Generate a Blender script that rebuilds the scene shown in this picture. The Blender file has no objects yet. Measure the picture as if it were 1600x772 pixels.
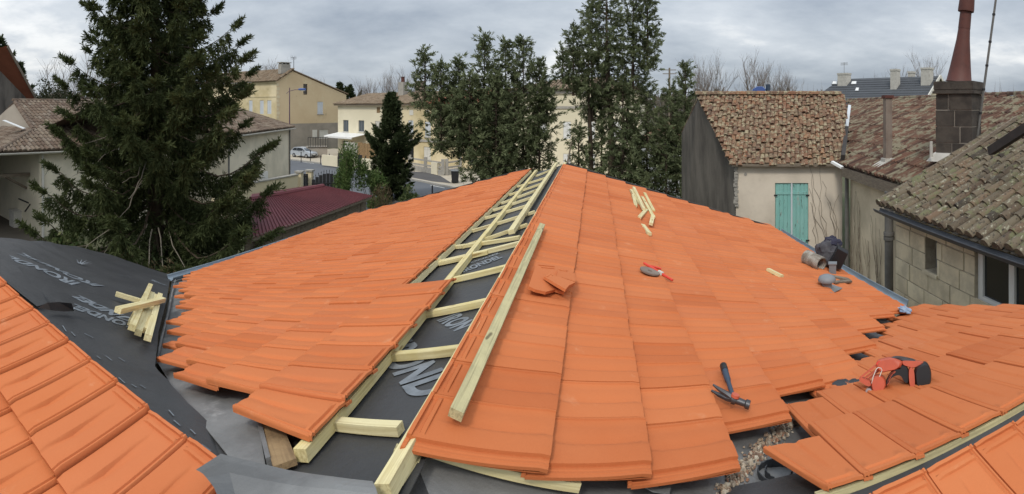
import bpy, bmesh, math, random
import numpy as np
from mathutils import Vector, noise
rnd = random.Random(7)
NP = np.random.default_rng(11)
sc = bpy.context.scene
col = sc.collection
# ------------------------------------------------------------------ camera: a phone panorama = a cylinder with an upright axis
CZ = 5.8                      # eye height above the yard
FP, V0 = 794.3, 168.4         # pixels per radian and horizon row of the 1600x772 photograph
cd = bpy.data.cameras.new('camera'); cam = bpy.data.objects.new('camera', cd); col.objects.link(cam)
cd.type = 'PANO'
cd.clip_start = 0.02; cd.clip_end = 4000
for holder in (cd, getattr(cd, 'cycles', None)):
    if holder is not None and hasattr(holder, 'panorama_type'):
        try:
            holder.panorama_type = 'CENTRAL_CYLINDRICAL'
            holder.central_cylindrical_range_u_min = -800 / FP
            holder.central_cylindrical_range_u_max = 800 / FP
            holder.central_cylindrical_range_v_min = -(772 - V0) / FP
            holder.central_cylindrical_range_v_max = V0 / FP
            holder.central_cylindrical_radius = 1.0
        except Exception as ex:
            print('pano', ex)
cam.location = (0, 0, CZ); cam.rotation_euler = (math.pi / 2, 0, 0)
sc.camera = cam
sc.view_settings.view_transform = 'Standard'; sc.view_settings.look = 'None'
sc.view_settings.exposure = 0.14; sc.view_settings.gamma = 1.0
# ------------------------------------------------------------------ sky: overcast, and a very soft sun behind the cloud
SUN_EL, SUN_AZ = math.radians(48), math.radians(206)     # azimuth clockwise from +y
world = bpy.data.worlds.new('World'); sc.world = world; world.use_nodes = True
nt = world.node_tree; nt.nodes.clear()
def wn(t, **k):
    n = nt.nodes.new(t)
    for a, b in k.items(): setattr(n, a, b)
    return n
def wl(a, b): nt.links.new(a, b)
out = wn('ShaderNodeOutputWorld'); bg = wn('ShaderNodeBackground'); bg.inputs['Strength'].default_value = 0.1
sky = wn('ShaderNodeTexSky'); sky.sky_type = 'NISHITA'; sky.sun_disc = False
sky.sun_elevation = SUN_EL; sky.sun_rotation = SUN_AZ
tc = wn('ShaderNodeTexCoord'); sep = wn('ShaderNodeSeparateXYZ'); wl(tc.outputs['Generated'], sep.inputs[0])
def wm(op, a, b=None, c=None):
    n = wn('ShaderNodeMath', operation=op)
    for i, v in enumerate((a, b, c)):
        if v is None: continue
        if isinstance(v, (int, float)): n.inputs[i].default_value = v
        else: wl(v, n.inputs[i])
    return n.outputs[0]
zz = wm('MAXIMUM', sep.outputs['Z'], 0.0); den = wm('ADD', zz, 0.22)
cx = wm('DIVIDE', sep.outputs['X'], den); cy = wm('DIVIDE', sep.outputs['Y'], den)
comb = wn('ShaderNodeCombineXYZ'); wl(cx, comb.inputs[0]); wl(cy, comb.inputs[1])
n1 = wn('ShaderNodeTexNoise'); n1.inputs['Scale'].default_value = 0.42; n1.inputs['Detail'].default_value = 7; n1.inputs['Roughness'].default_value = 0.55; n1.inputs['Distortion'].default_value = 0.15
n2 = wn('ShaderNodeTexNoise'); n2.inputs['Scale'].default_value = 1.9; n2.inputs['Detail'].default_value = 6; n2.inputs['Roughness'].default_value = 0.6
wl(comb.outputs[0], n1.inputs['Vector']); wl(comb.outputs[0], n2.inputs['Vector'])
nn = wm('ADD', wm('MULTIPLY', n1.outputs['Fac'], 0.80), wm('MULTIPLY', n2.outputs['Fac'], 0.20))
ramp = wn('ShaderNodeValToRGB'); cr = ramp.color_ramp
cr.elements[0].position = 0.41; cr.elements[0].color = (0.33, 0.38, 0.45, 1)
cr.elements[1].position = 0.61; cr.elements[1].color = (0.90, 0.915, 0.92, 1)
e = cr.elements.new(0.50); e.color = (0.49, 0.54, 0.60, 1)
e = cr.elements.new(0.56); e.color = (0.625, 0.67, 0.72, 1)
wl(nn, ramp.inputs[0])
# CIE overcast: brighter towards the zenith
grad = wm('ADD', 0.92, wm('MULTIPLY', wm('POWER', zz, 1.2), 1.55))
cm = wn('ShaderNodeVectorMath', operation='SCALE'); wl(ramp.outputs['Color'], cm.inputs[0]); wl(wm('MULTIPLY', grad, 9.3), cm.inputs['Scale'])
mx = wn('ShaderNodeMix', data_type='RGBA'); mx.inputs[0].default_value = 0.94
wl(sky.outputs[0], mx.inputs[6]); wl(cm.outputs[0], mx.inputs[7])
wl(mx.outputs[2], bg.inputs['Color']); wl(bg.outputs[0], out.inputs['Surface'])
sd = bpy.data.lights.new('sun', 'SUN'); sd.energy = 1.5; sd.angle = math.radians(10); sd.color = (1.0, 0.94, 0.85)
so = bpy.data.objects.new('sun', sd); col.objects.link(so)
sdir = Vector((math.sin(SUN_AZ) * math.cos(SUN_EL), math.cos(SUN_AZ) * math.cos(SUN_EL), math.sin(SUN_EL)))
so.rotation_euler = sdir.to_track_quat('Z', 'Y').to_euler(); so.location = (0, -20, 40)

# ------------------------------------------------------------------ measuring: pixel of the photograph -> ray -> plane
A3 = lambda *v: np.array(v, float)
EYE = A3(0, 0, CZ); ZU = A3(0, 0, 1)
def ray(x, y):
    th = (x - 800) / FP
    return A3(math.sin(th), math.cos(th), -(y - V0) / FP)
def at(x, y, r): return EYE + ray(x, y) * r               # at horizontal distance r
def gd(x, y, z=0.0):                                      # on the level z
    d = ray(x, y); return EYE + d * ((z - CZ) / d[2])
def col_at(x, r, z):                                      # column x at distance r, height z
    d = ray(x, V0); p = EYE + d * r; p[2] = z; return p
def hit(x, y, p0, n):
    d = ray(x, y); return EYE + d * (((p0 - EYE) @ n) / (d @ n))
def proj(p):
    v = p - EYE; r = math.hypot(v[0], v[1]); return 800 + math.atan2(v[0], v[1]) * FP, V0 - v[2] / r * FP
def unit(v): return v / np.linalg.norm(v)

# ------------------------------------------------------------------ materials
MATS = {}
def mat(name, base, rough=0.8, var=0.0, vscale=3.0, var2=None, bump=0.0, bscale=30.0, metal=0.0, spec=0.4, attr=None, spots=None, stretch=None, objrand=0.0):
    """base colour, broad variation to var2, per-piece variation from attribute 'rnd' (attr = list of ramp colours), spots = (colour, scale, threshold, softness)"""
    if name in MATS: return MATS[name]
    m = bpy.data.materials.new(name); m.use_nodes = True; t = m.node_tree; N = t.nodes; Lk = t.links
    b = N['Principled BSDF']; b.inputs['Roughness'].default_value = rough; b.inputs['Metallic'].default_value = metal
    b.inputs['Specular IOR Level'].default_value = spec
    geo = N.new('ShaderNodeNewGeometry'); pos = geo.outputs['Position']
    if stretch:
        mp = N.new('ShaderNodeMapping'); mp.inputs['Scale'].default_value = stretch; Lk.new(pos, mp.inputs['Vector']); pos = mp.outputs[0]
    def rgb(c):
        n = N.new('ShaderNodeRGB'); n.outputs[0].default_value = (*c, 1); return n.outputs[0]
    def mixc(f, a, c):
        n = N.new('ShaderNodeMix'); n.data_type = 'RGBA'
        if isinstance(f, float): n.inputs[0].default_value = f
        else: Lk.new(f, n.inputs[0])
        Lk.new(a, n.inputs[6]); Lk.new(c, n.inputs[7]); return n.outputs[2]
    def noi(scale, detail=5, rough_=0.6):
        n = N.new('ShaderNodeTexNoise'); n.inputs['Scale'].default_value = scale; n.inputs['Detail'].default_value = detail; n.inputs['Roughness'].default_value = rough_
        Lk.new(pos, n.inputs['Vector']); return n.outputs['Fac']
    def sstep(v, lo, hi):
        n = N.new('ShaderNodeMapRange'); n.interpolation_type = 'SMOOTHSTEP'; n.inputs[1].default_value = lo; n.inputs[2].default_value = hi; Lk.new(v, n.inputs[0]); return n.outputs[0]
    c = rgb(base)
    if attr:
        at_ = N.new('ShaderNodeAttribute'); at_.attribute_name = 'rnd'; fac = at_.outputs['Fac']
        if objrand:
            oi = N.new('ShaderNodeObjectInfo'); ad = N.new('ShaderNodeMath'); ad.operation = 'ADD'; Lk.new(fac, ad.inputs[0]); Lk.new(oi.outputs['Random'], ad.inputs[1])
            fr = N.new('ShaderNodeMath'); fr.operation = 'FRACT'; Lk.new(ad.outputs[0], fr.inputs[0]); fac = fr.outputs[0]
        rp = N.new('ShaderNodeValToRGB'); els = rp.color_ramp.elements
        while len(els) < len(attr): els.new(0.5)
        for i, cc in enumerate(attr): els[i].position = i / (len(attr) - 1); els[i].color = (*cc, 1)
        Lk.new(fac, rp.inputs[0]); c = rp.outputs[0]
    if var:
        f = sstep(noi(vscale), 0.35, 0.68); f2 = N.new('ShaderNodeMath'); f2.operation = 'MULTIPLY'; f2.inputs[1].default_value = var; Lk.new(f, f2.inputs[0])
        c = mixc(f2.outputs[0], c, rgb(var2 if var2 else tuple(x * 0.6 for x in base)))
    for sp in (spots or []):
        f = sstep(noi(sp[1], 6, 0.65), sp[2], sp[2] + sp[3]); c = mixc(f, c, rgb(sp[0]))
    Lk.new(c, b.inputs['Base Color'])
    if bump:
        bp = N.new('ShaderNodeBump'); bp.inputs['Strength'].default_value = bump; bp.inputs['Distance'].default_value = 0.02
        Lk.new(noi(bscale, 6, 0.7), bp.inputs['Height']); Lk.new(bp.outputs[0], b.inputs['Normal'])
    MATS[name] = m; return m

M = {}
M['tile'] = mat('terracotta', (.51, .148, .050), .76, .40, 1.3, (.555, .185, .070), .16, 70, spec=.2, attr=[(.45, .120, .038), (.51, .147, .048), (.545, .165, .057), (.485, .138, .047), (.525, .160, .060)], objrand=1,
                spots=[((.62, .29, .15), 5, .60, .25), ((.45, .125, .045), 9, .66, .10), ((.30, .085, .035), 31, .715, .05), ((.70, .44, .30), 44, .755, .04)])
M['underlay'] = mat('underlay_membrane', (.040, .040, .041), .50, .6, 1.7, (.060, .060, .060), .55, 5, spec=.4, spots=[((.12, .12, .115), 7, .70, .16), ((.16, .15, .14), 40, .77, .04)])
M['print'] = mat('membrane_print', (.20, .22, .24), .6, .7, 9, (.09, .10, .11))
M['zinc'] = mat('zinc_sheet', (.235, .235, .23), .52, .9, 2.6, (.135, .136, .135), .45, 7, metal=.25, spec=.35, spots=[((.38, .38, .37), 4, .58, .2), ((.21, .18, .14), 9, .68, .1), ((.42, .42, .41), 38, .72, .05)])
M['newwood'] = mat('treated_pine', (.64, .54, .25), .7, .55, 7, (.70, .62, .38), .15, 40, attr=[(.60, .49, .20), (.72, .62, .32), (.66, .58, .33), (.56, .47, .22)], objrand=1, spots=[((.28, .20, .09), 16, .73, .05)])
M['greenwood'] = mat('weathered_pine', (.52, .46, .25), .8, .7, 9, (.40, .36, .20), .25, 40, spots=[((.12, .10, .06), 12, .70, .08)])
M['oldwood'] = mat('old_grey_timber', (.22, .18, .135), .85, .8, 6, (.12, .095, .07), .5, 30, stretch=(1, 1, 6), spots=[((.07, .055, .045), 10, .68, .08)])
M['brownwood'] = mat('brown_board', (.30, .20, .10), .8, .8, 8, (.16, .10, .05), .4, 30, spots=[((.08, .06, .04), 14, .66, .1)])
M['black'] = mat('black_plastic', (.012, .012, .013), .45)
M['rubber'] = mat('black_membrane_scrap', (.028, .030, .034), .6, .5, 10, (.05, .055, .06), .3, 20)
M['dark'] = mat('painted_dark_interior', (.012, .011, .010), .9)  # near-black colour painted in for unlit depths
M['steel'] = mat('dull_steel', (.10, .10, .105), .42, .5, 20, (.05, .05, .05), metal=.7)
M['bright'] = mat('bright_steel', (.55, .55, .55), .3, metal=.9)
M['tool_orange'] = mat('orange_plastic', (.50, .095, .045), .42, .4, 14, (.36, .07, .04), spec=.5)
M['tool_red'] = mat('red_plastic', (.62, .055, .03), .4)
M['navy'] = mat('navy_rubber', (.035, .055, .085), .5)
M['cream'] = mat('cream_render', (.66, .57, .39), .9, .6, .35, (.50, .43, .28), .12, 6, spots=[((.36, .31, .22), .9, .62, .2)])
M['cream2'] = mat('yellow_render', (.68, .585, .39), .9, .7, .4, (.46, .37, .19), .12, 6, spots=[((.33, .28, .19), .8, .60, .2)])
M['palecream'] = mat('pale_render', (.74, .67, .50), .9, .5, .35, (.58, .53, .38), .1, 6)
M['barnwall'] = mat('barn_render', (.76, .69, .54), .92, .6, .45, (.45, .42, .32), .15, 5, spots=[((.34, .31, .24), .7, .63, .2)])
M['ochre'] = mat('ochre_render', (.62, .49, .31), .92, .8, .25, (.54, .41, .25), .2, 3, spots=[((.62, .52, .33), .6, .56, .15), ((.33, .26, .16), .9, .63, .15)])
M['greyrender'] = mat('grey_cement', (.33, .29, .24), .92, .6, .5, (.20, .18, .15), .2, 5)
M['beigewall'] = mat('beige_render', (.66, .58, .475), .92, .7, .7, (.46, .40, .325), .2, 7, spots=[((.26, .22, .175), 1.6, .62, .2), ((.16, .14, .115), .55, .70, .16)])
M['courtwall'] = mat('courtyard_render', (.66, .56, .41), .92, .8, .9, (.42, .355, .255), .25, 7, spots=[((.22, .19, .14), 1.4, .60, .2)])
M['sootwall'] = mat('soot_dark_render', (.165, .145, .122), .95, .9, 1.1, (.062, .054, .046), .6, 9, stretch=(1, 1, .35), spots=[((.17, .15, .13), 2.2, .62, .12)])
M['stone'] = mat('limestone_block', (.47, .41, .30), .92, .6, 2.5, (.37, .32, .235), .35, 16, attr=[(0.707, 0.616, 0.445), (0.775, 0.683, 0.498), (0.661, 0.571, 0.408), (0.730, 0.627, 0.445)], objrand=1, spots=[((.25, .225, .165), 2.4, .60, .18), ((.14, .125, .10), 14, .72, .06)])
M['joint'] = mat('mortar_joint', (.42, .37, .28), .95, .6, 6, (.19, .165, .125), .4, 20)
M['sootstone'] = mat('sooty_chimney_block', (.075, .062, .05), .95, .8, 4, (.035, .029, .025), .5, 14, attr=[(.05, .042, .036), (.085, .07, .056), (.065, .055, .046)], objrand=1, spots=[((.20, .185, .15), 7, .66, .12)])
M['concrete'] = mat('concrete', (.36, .34, .30), .92, .7, 3, (.26, .245, .22), .3, 14)
M['cement'] = mat('pale_cement', (.50, .48, .43), .92, .6, 4, (.36, .34, .30), .3, 14)
M['cowl'] = mat('rust_red_metal', (.105, .034, .024), .6, .7, 6, (.075, .026, .02), .1, 20)
M['pipe'] = mat('weathered_pipe', (.23, .185, .15), .8, .8, 4, (.15, .105, .08), .3, 20, spots=[((.30, .28, .25), 6, .62, .1)])
M['greypipe'] = mat('grey_downpipe', (.15, .145, .135), .6, .6, 4, (.095, .09, .085))
M['gutter'] = mat('zinc_gutter', (.27, .32, .36), .42, .5, 5, (.20, .235, .27), metal=.45)
M['darkgutter'] = mat('dark_gutter', (.075, .08, .09), .45, .4, 5, (.05, .052, .06), metal=.3)
M['white'] = mat('white_paint', (.74, .74, .72), .5, .3, 2, (.62, .62, .59))
M['offwhite'] = mat('offwhite_paint', (.62, .60, .54), .6, .4, 2, (.50, .48, .42))
M['bluegrey'] = mat('pale_shutter_paint', (.56, .59, .62), .6, .4, 2, (.46, .48, .50))
M['teal'] = mat('teal_paint', (.20, .43, .39), .8, .7, 5, (.27, .50, .46), .2, 30, stretch=(1, 1, .22), spots=[((.30, .33, .29), 7, .60, .10), ((.085, .13, .115), 16, .59, .06)])
M['glass'] = mat('dark_glass', (.012, .014, .016), .06, spec=.6)
M['glass2'] = mat('window_glass', (.10, .115, .13), .08, spec=.7)
M['iron'] = mat('black_iron', (.022, .022, .024), .5)
M['lampblue'] = mat('blue_lamp_metal', (.06, .11, .30), .4)
M['purplepost'] = mat('dusky_post_paint', (.10, .055, .09), .5)
M['redmetal'] = mat('red_metal_sheet', (.165, .048, .054), .65, .6, 1.5, (.125, .040, .045), .1, 20, spec=.3)
M['slate'] = mat('slate_roof', (.070, .076, .084), .7, .5, 1.0, (.052, .056, .062), attr=[(.062, .067, .075), (.076, .082, .09), (.07, .075, .082)])
M['asphalt'] = mat('asphalt', (.115, .122, .135), .9, .6, .25, (.095, .10, .11), .2, 40, spots=[((.075, .08, .085), .5, .62, .1)])
M['lay'] = mat('dark_layby_asphalt', (.085, .080, .078), .92, .5, .5, (.065, .06, .06), .2, 40)
M['paving'] = mat('pale_pavement', (.44, .385, .30), .92, .5, .8, (.36, .315, .25), .2, 20)
M['kerb'] = mat('kerb_stone', (.38, .36, .32), .9, .5, 3, (.28, .265, .24))
M['yard'] = mat('yard_soil_and_grass', (.075, .075, .04), .95, .8, .5, (.055, .075, .025), .4, 8, spots=[((.14, .12, .085), .7, .62, .1)])
M['court'] = mat('courtyard_ground', (.20, .18, .15), .95, .7, 1.0, (.13, .115, .09), .3, 10)
M['barnfloor'] = mat('barn_floor', (.10, .085, .065), .95, .6, 1, (.07, .06, .045))
M['bark'] = mat('bark', (.085, .062, .042), .95, .8, 6, (.05, .037, .027), .7, 18)
M['deadtwig'] = mat('pale_dead_twig', (.24, .21, .165), .9, .5, 6, (.16, .135, .10))
M['barebark'] = mat('bare_branch_bark', (.16, .13, .105), .95, .6, 2, (.11, .09, .075))
M['barebark2'] = mat('far_bare_bark', (.185, .155, .135), .95, .6, 1, (.14, .12, .105))
def add_grain(m, dark, amount=.6):
    t = m.node_tree; N = t.nodes; Lk = t.links; b = N['Principled BSDF']; src = b.inputs['Base Color'].links[0].from_socket
    at_ = N.new('ShaderNodeAttribute'); at_.attribute_name = 'grain'
    mp = N.new('ShaderNodeMapping'); mp.inputs['Scale'].default_value = (2.2, 90, 90); Lk.new(at_.outputs['Vector'], mp.inputs['Vector'])
    n = N.new('ShaderNodeTexNoise'); n.inputs['Scale'].default_value = 1.0; n.inputs['Detail'].default_value = 4; n.inputs['Distortion'].default_value = .4; Lk.new(mp.outputs[0], n.inputs['Vector'])
    mr = N.new('ShaderNodeMapRange'); mr.inputs[1].default_value = .45; mr.inputs[2].default_value = .72; mr.inputs[4].default_value = amount; Lk.new(n.outputs['Fac'], mr.inputs[0])
    mp2 = N.new('ShaderNodeMapping'); mp2.inputs['Scale'].default_value = (7, 22, 22); Lk.new(at_.outputs['Vector'], mp2.inputs['Vector'])
    k = N.new('ShaderNodeTexNoise'); k.inputs['Scale'].default_value = 1.0; k.inputs['Detail'].default_value = 1; Lk.new(mp2.outputs[0], k.inputs['Vector'])
    kr = N.new('ShaderNodeMapRange'); kr.inputs[1].default_value = .70; kr.inputs[2].default_value = .76; Lk.new(k.outputs['Fac'], kr.inputs[0])
    mx_ = N.new('ShaderNodeMath'); mx_.operation = 'MAXIMUM'; Lk.new(mr.outputs[0], mx_.inputs[0]); Lk.new(kr.outputs[0], mx_.inputs[1])
    mi = N.new('ShaderNodeMix'); mi.data_type = 'RGBA'; Lk.new(mx_.outputs[0], mi.inputs[0]); Lk.new(src, mi.inputs[6]); mi.inputs[7].default_value = (*dark, 1); Lk.new(mi.outputs[2], b.inputs['Base Color'])
add_grain(M['newwood'], (.34, .24, .09)); add_grain(M['greenwood'], (.17, .14, .075), .75); add_grain(M['brownwood'], (.12, .075, .04))
def leafmat(name, cols):
    m = mat(name, cols[0], .75, .35, .8, tuple(c * .8 for c in cols[1]), spec=.2, attr=cols); t = m.node_tree; b = t.nodes['Principled BSDF']; o_ = t.nodes['Material Output']
    tr = t.nodes.new('ShaderNodeBsdfTranslucent'); t.links.new(b.inputs['Base Color'].links[0].from_socket, tr.inputs['Color']); ms = t.nodes.new('ShaderNodeMixShader'); ms.inputs[0].default_value = .35
    t.links.new(b.outputs[0], ms.inputs[1]); t.links.new(tr.outputs[0], ms.inputs[2]); t.links.new(ms.outputs[0], o_.inputs['Surface']); return m
M['spruce'] = leafmat('dark_spruce_needles', [(0.024, 0.033, 0.014), (0.046, 0.061, 0.022), (0.078, 0.097, 0.035), (0.120, 0.135, 0.053)])
M['cypress'] = leafmat('dark_cypress_needles', [(0.027, 0.039, 0.016), (0.046, 0.063, 0.025), (0.073, 0.097, 0.040)])
M['bluespruce'] = leafmat('grey_green_needles', [(0.056, 0.071, 0.034), (0.109, 0.132, 0.063), (0.179, 0.205, 0.103), (0.257, 0.287, 0.151)])
M['bamboo'] = leafmat('light_green_leaves', [(.060, .105, .030), (.095, .15, .045), (.13, .19, .06), (.17, .21, .08)])
M['bush'] = leafmat('green_leaves', [(.05, .085, .03), (.085, .12, .04), (.14, .17, .07), (.20, .21, .10)])
M['drybush'] = leafmat('dry_leaves', [(.07, .05, .03), (.11, .085, .05), (.14, .09, .05), (.09, .10, .04)])
M['brush'] = leafmat('distant_scrub', [(.10, .085, .062), (.13, .112, .08), (.115, .105, .07), (.15, .13, .10)])
M['topiary'] = leafmat('dark_clipped_leaves', [(.030, .036, .018), (.042, .048, .024), (.056, .060, .032)])
def roofmat(name, cols, lich, lich2=None, th=.60):
    sp = [(lich, 3.0, th, .12)]
    if lich2: sp.append((lich2, 9.0, .64, .07))
    sp.append(((.045, .036, .028), 16, .66, .08))
    return mat(name, cols[0], .92, .5, 1.2, tuple(c * .65 for c in cols[0]), .5, 30, attr=cols, spots=sp)
M['canal_barn'] = roofmat('old_barn_canal_tiles', [(0.101, 0.067, 0.048), (0.169, 0.120, 0.083), (0.216, 0.172, 0.126), (0.137, 0.091, 0.063), (0.245, 0.204, 0.158)], (.18, .155, .12), th=.66)
M['canal_far'] = roofmat('far_canal_tiles', [(0.178, 0.128, 0.082), (0.238, 0.170, 0.111), (0.272, 0.212, 0.148), (0.204, 0.145, 0.094)], (.22, .19, .14), th=.64)
M['canal_red'] = roofmat('newer_red_tiles', [(.34, .12, .07), (.38, .15, .09), (.30, .12, .075)], (.28, .17, .12), th=.68)
M['canal_mossy'] = mat('lichen_covered_tiles', (.22, .125, .08), .95, .6, 1.0, (.15, .09, .06), .6, 40, attr=[(0.106, 0.056, 0.034), (0.220, 0.100, 0.055), (0.185, 0.124, 0.076), (0.264, 0.136, 0.072), (0.114, 0.068, 0.046), (0.211, 0.152, 0.095)],
                       spots=[((.31, .26, .165), 8, .50, .10), ((.33, .14, .065), 5, .62, .10), ((.38, .35, .26), 21, .60, .06), ((.045, .036, .028), 27, .57, .05)])
M['canal_brown'] = roofmat('brown_mechanical_tiles', [(0.045, 0.024, 0.017), (0.135, 0.063, 0.039), (0.120, 0.064, 0.043), (0.160, 0.083, 0.051)], (.19, .165, .11), (.25, .22, .155), .47)
M['canal_near'] = mat('mossy_canal_tile', (.22, .165, .12), .95, .6, 3, (.15, .125, .085), .6, 40, attr=[(0.111, 0.087, 0.059), (0.152, 0.118, 0.081), (0.126, 0.104, 0.070), (0.170, 0.111, 0.070), (0.022, 0.018, 0.015)], objrand=1,
                      spots=[((.135, .135, .07), 5, .52, .12), ((.30, .285, .21), 13, .57, .08), ((.030, .027, .022), 19, .56, .08)])
M['channel'] = mat('mossy_channel_painted_shade', (.060, .052, .040), .95, .7, 5, (.035, .03, .024), .5, 25)  # mossy channel tiles, shade between the barrels put into their colour
M['jacket'] = mat('grey_jacket_cloth', (.085, .082, .088), .95, .7, 9, (.035, .034, .042), .3, 60)
M['jacket2'] = mat('navy_jacket_lining', (.030, .029, .048), .9, .5, 9, (.02, .02, .04))
M['alu'] = mat('aluminium_duct', (.33, .31, .27), .6, .9, 14, (.15, .12, .09), .2, 30, metal=.15)
M['greyplastic'] = mat('grey_plastic', (.19, .20, .21), .5, .4, 9, (.20, .215, .23))
M['rag'] = mat('blue_grey_rag', (.27, .33, .41), .9, .8, 18, (.16, .22, .34))
M['tarp'] = mat('dark_blue_tarp', (.022, .042, .085), .5, .6, 3, (.015, .03, .06), .4, 6)
M['stoneA'] = mat('rubble_piece', (.34, .27, .20), .95, attr=[(.24, .17, .12), (.36, .28, .20), (.48, .43, .34), (.16, .12, .09), (.30, .15, .09)])
M['carpaint'] = mat('silver_car_paint', (.46, .49, .52), .3, metal=.3, spec=.6)
M['tyre'] = mat('tyre_rubber', (.02, .02, .021), .85)
M['lens'] = mat('lamp_lens', (.60, .58, .54), .2)
M['redthing'] = mat('faded_red_plastic', (.38, .05, .045), .6)
M['terracotta_dark'] = mat('ridge_fascia_dark', (.035, .032, .030), .8, .6, 5, (.06, .05, .045))

# ------------------------------------------------------------------ mesh collector
class MB:
    def __init__(s): s.v = []; s.f = []; s.r = []; s.cur = 0.0
    def add(s, vs, fs):
        o = len(s.v); s.v.extend([tuple(map(float, p)) for p in vs]); s.f.extend([tuple(i + o for i in f) for f in fs]); s.r.extend([s.cur] * len(fs)); return s
    def quad(s, a, b, c, d): return s.add([a, b, c, d], [(0, 1, 2, 3)])
    def hexa(s, lo, hi):                                   # lo, hi: matching rings of n points
        n = len(lo); return s.add(list(lo) + list(hi), [tuple(range(n))[::-1], tuple(range(n, 2 * n))] + [(i, (i + 1) % n, n + (i + 1) % n, n + i) for i in range(n)])
    def obox(s, c, X, Y, Z):                               # centre and half axes
        c, X, Y, Z = map(np.asarray, (c, X, Y, Z))
        return s.hexa([c - X - Y - Z, c + X - Y - Z, c + X + Y - Z, c - X + Y - Z], [c - X - Y + Z, c + X - Y + Z, c + X + Y + Z, c - X + Y + Z])
    def bar(s, a, b, w, h, up=ZU):                         # rectangular bar a..b, width w, height h
        a, b = np.asarray(a, float), np.asarray(b, float); d = b - a; L = np.linalg.norm(d); d = d / L
        x = unit(np.cross(d, up)); y = np.cross(x, d)
        return s.obox((a + b) / 2, d * L / 2, x * w / 2, y * h / 2)
    def tube(s, pts, rad, n=6, cap=True):
        pts = [np.asarray(p, float) for p in pts]; k = len(pts); rr = rad if hasattr(rad, '__len__') else [rad] * k
        o = len(s.v); ref = None
        for i, p in enumerate(pts):
            d = unit(pts[min(i + 1, k - 1)] - pts[max(i - 1, 0)] + 1e-9)
            if ref is None: ref = np.cross(d, A3(0, 0, 1) if abs(d[2]) < .9 else A3(1, 0, 0))
            ref = unit(ref - d * (ref @ d)); w = np.cross(d, ref)
            for j in range(n):
                a = 2 * math.pi * j / n; s.v.append(tuple(p + (ref * math.cos(a) + w * math.sin(a)) * rr[i]))
        fs = []
        for i in range(k - 1):
            for j in range(n): fs.append((o + i * n + j, o + i * n + (j + 1) % n, o + (i + 1) * n + (j + 1) % n, o + (i + 1) * n + j))
        if cap: fs += [tuple(o + j for j in range(n))[::-1], tuple(o + (k - 1) * n + j for j in range(n))]
        s.f += fs; s.r += [s.cur] * len(fs); return s
    def ext(s, poly, o, X, Y, N_, d, inset=.0):            # polygon in the X,Y plane, extruded +-d/2 along N_, optional softened rim
        P = [np.asarray(o) + np.asarray(X) * a + np.asarray(Y) * b for a, b in poly]; N_ = np.asarray(N_); n = len(P)
        c = sum(P) / n
        if inset: rings = [([c + (p - c) * (1 - inset) for p in P], -d / 2), (P, -d / 2 * .7), (P, d / 2 * .7), ([c + (p - c) * (1 - inset) for p in P], d / 2)]
        else: rings = [(P, -d / 2), (P, d / 2)]
        vs = [p + N_ * h for R_, h in rings for p in R_]; m = len(rings)
        fs = [tuple(range(n))[::-1], tuple(range((m - 1) * n, m * n))]
        for k in range(m - 1): fs += [(k * n + i, k * n + (i + 1) % n, (k + 1) * n + (i + 1) % n, (k + 1) * n + i) for i in range(n)]
        return s.add(vs, fs)
    def lathe(s, prof, o, ax=ZU, n=14):                    # profile of (radius, height)
        return s.tube([np.asarray(o) + np.asarray(ax) * h for r, h in prof], [r for r, h in prof], n)

ORG = {}
def link(name, me, material, parent=None, smooth=None):
    o = bpy.data.objects.new(name, me); col.objects.link(o)
    if material is not None and not me.materials: me.materials.append(material)
    if parent is not None: o.parent = parent; ORG[o.name] = ORG[parent.name]
    else: ORG[o.name] = np.zeros(3)
    return o
def mk(name, mb, material, parent=None, smooth=None, origin=None):
    """one mesh object from a collector; smooth = angle in degrees"""
    og = ORG[parent.name] if parent is not None else np.zeros(3)
    V = np.array(mb.v, float).reshape(-1, 3)
    org = np.zeros(3)
    if origin is not None: org = np.asarray(origin, float) - og
    V = V - og - org
    me = bpy.data.meshes.new(name); me.from_pydata(V.tolist(), [], mb.f); me.update()
    if any(mb.r):
        a = me.attributes.new('rnd', 'FLOAT', 'FACE'); a.data.foreach_set('value', np.array(mb.r, 'f'))
    bm = bmesh.new(); bm.from_mesh(me); bmesh.ops.recalc_face_normals(bm, faces=bm.faces); bm.to_mesh(me); bm.free()
    if smooth:
        me.polygons.foreach_set('use_smooth', [True] * len(me.polygons)); me.set_sharp_from_angle(angle=math.radians(smooth))
    o = link(name, me, material, parent); o.location = org; ORG[o.name] = og + org
    return o
def tag(o, label=None, cat=None, group=None, kind=None):
    if label: o['label'] = label
    if cat: o['category'] = cat
    if group: o['group'] = group
    if kind: o['kind'] = kind
    return o
def root(name, loc, label, cat, group=None):
    o = bpy.data.objects.new(name, None); o.empty_display_size = .2; col.objects.link(o)
    o.location = tuple(map(float, loc)); ORG[o.name] = np.asarray(loc, float); return tag(o, label, cat, group)
def quadmesh(name, V, material, parent=None, rn=None):     # V: (n,4,3) many loose quads, fast
    n = len(V); og = ORG[parent.name] if parent is not None else np.zeros(3)
    me = bpy.data.meshes.new(name)
    me.vertices.add(n * 4); me.vertices.foreach_set('co', (V.reshape(-1, 3) - og).astype('f').ravel())
    me.loops.add(n * 4); me.loops.foreach_set('vertex_index', np.arange(n * 4, dtype='i'))
    me.polygons.add(n); me.polygons.foreach_set('loop_start', np.arange(0, n * 4, 4, dtype='i'))
    me.update(calc_edges=True)
    a = me.attributes.new('rnd', 'FLOAT', 'FACE'); a.data.foreach_set('value', (NP.random(n) if rn is None else rn).astype('f'))
    return link(name, me, material, parent)

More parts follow.
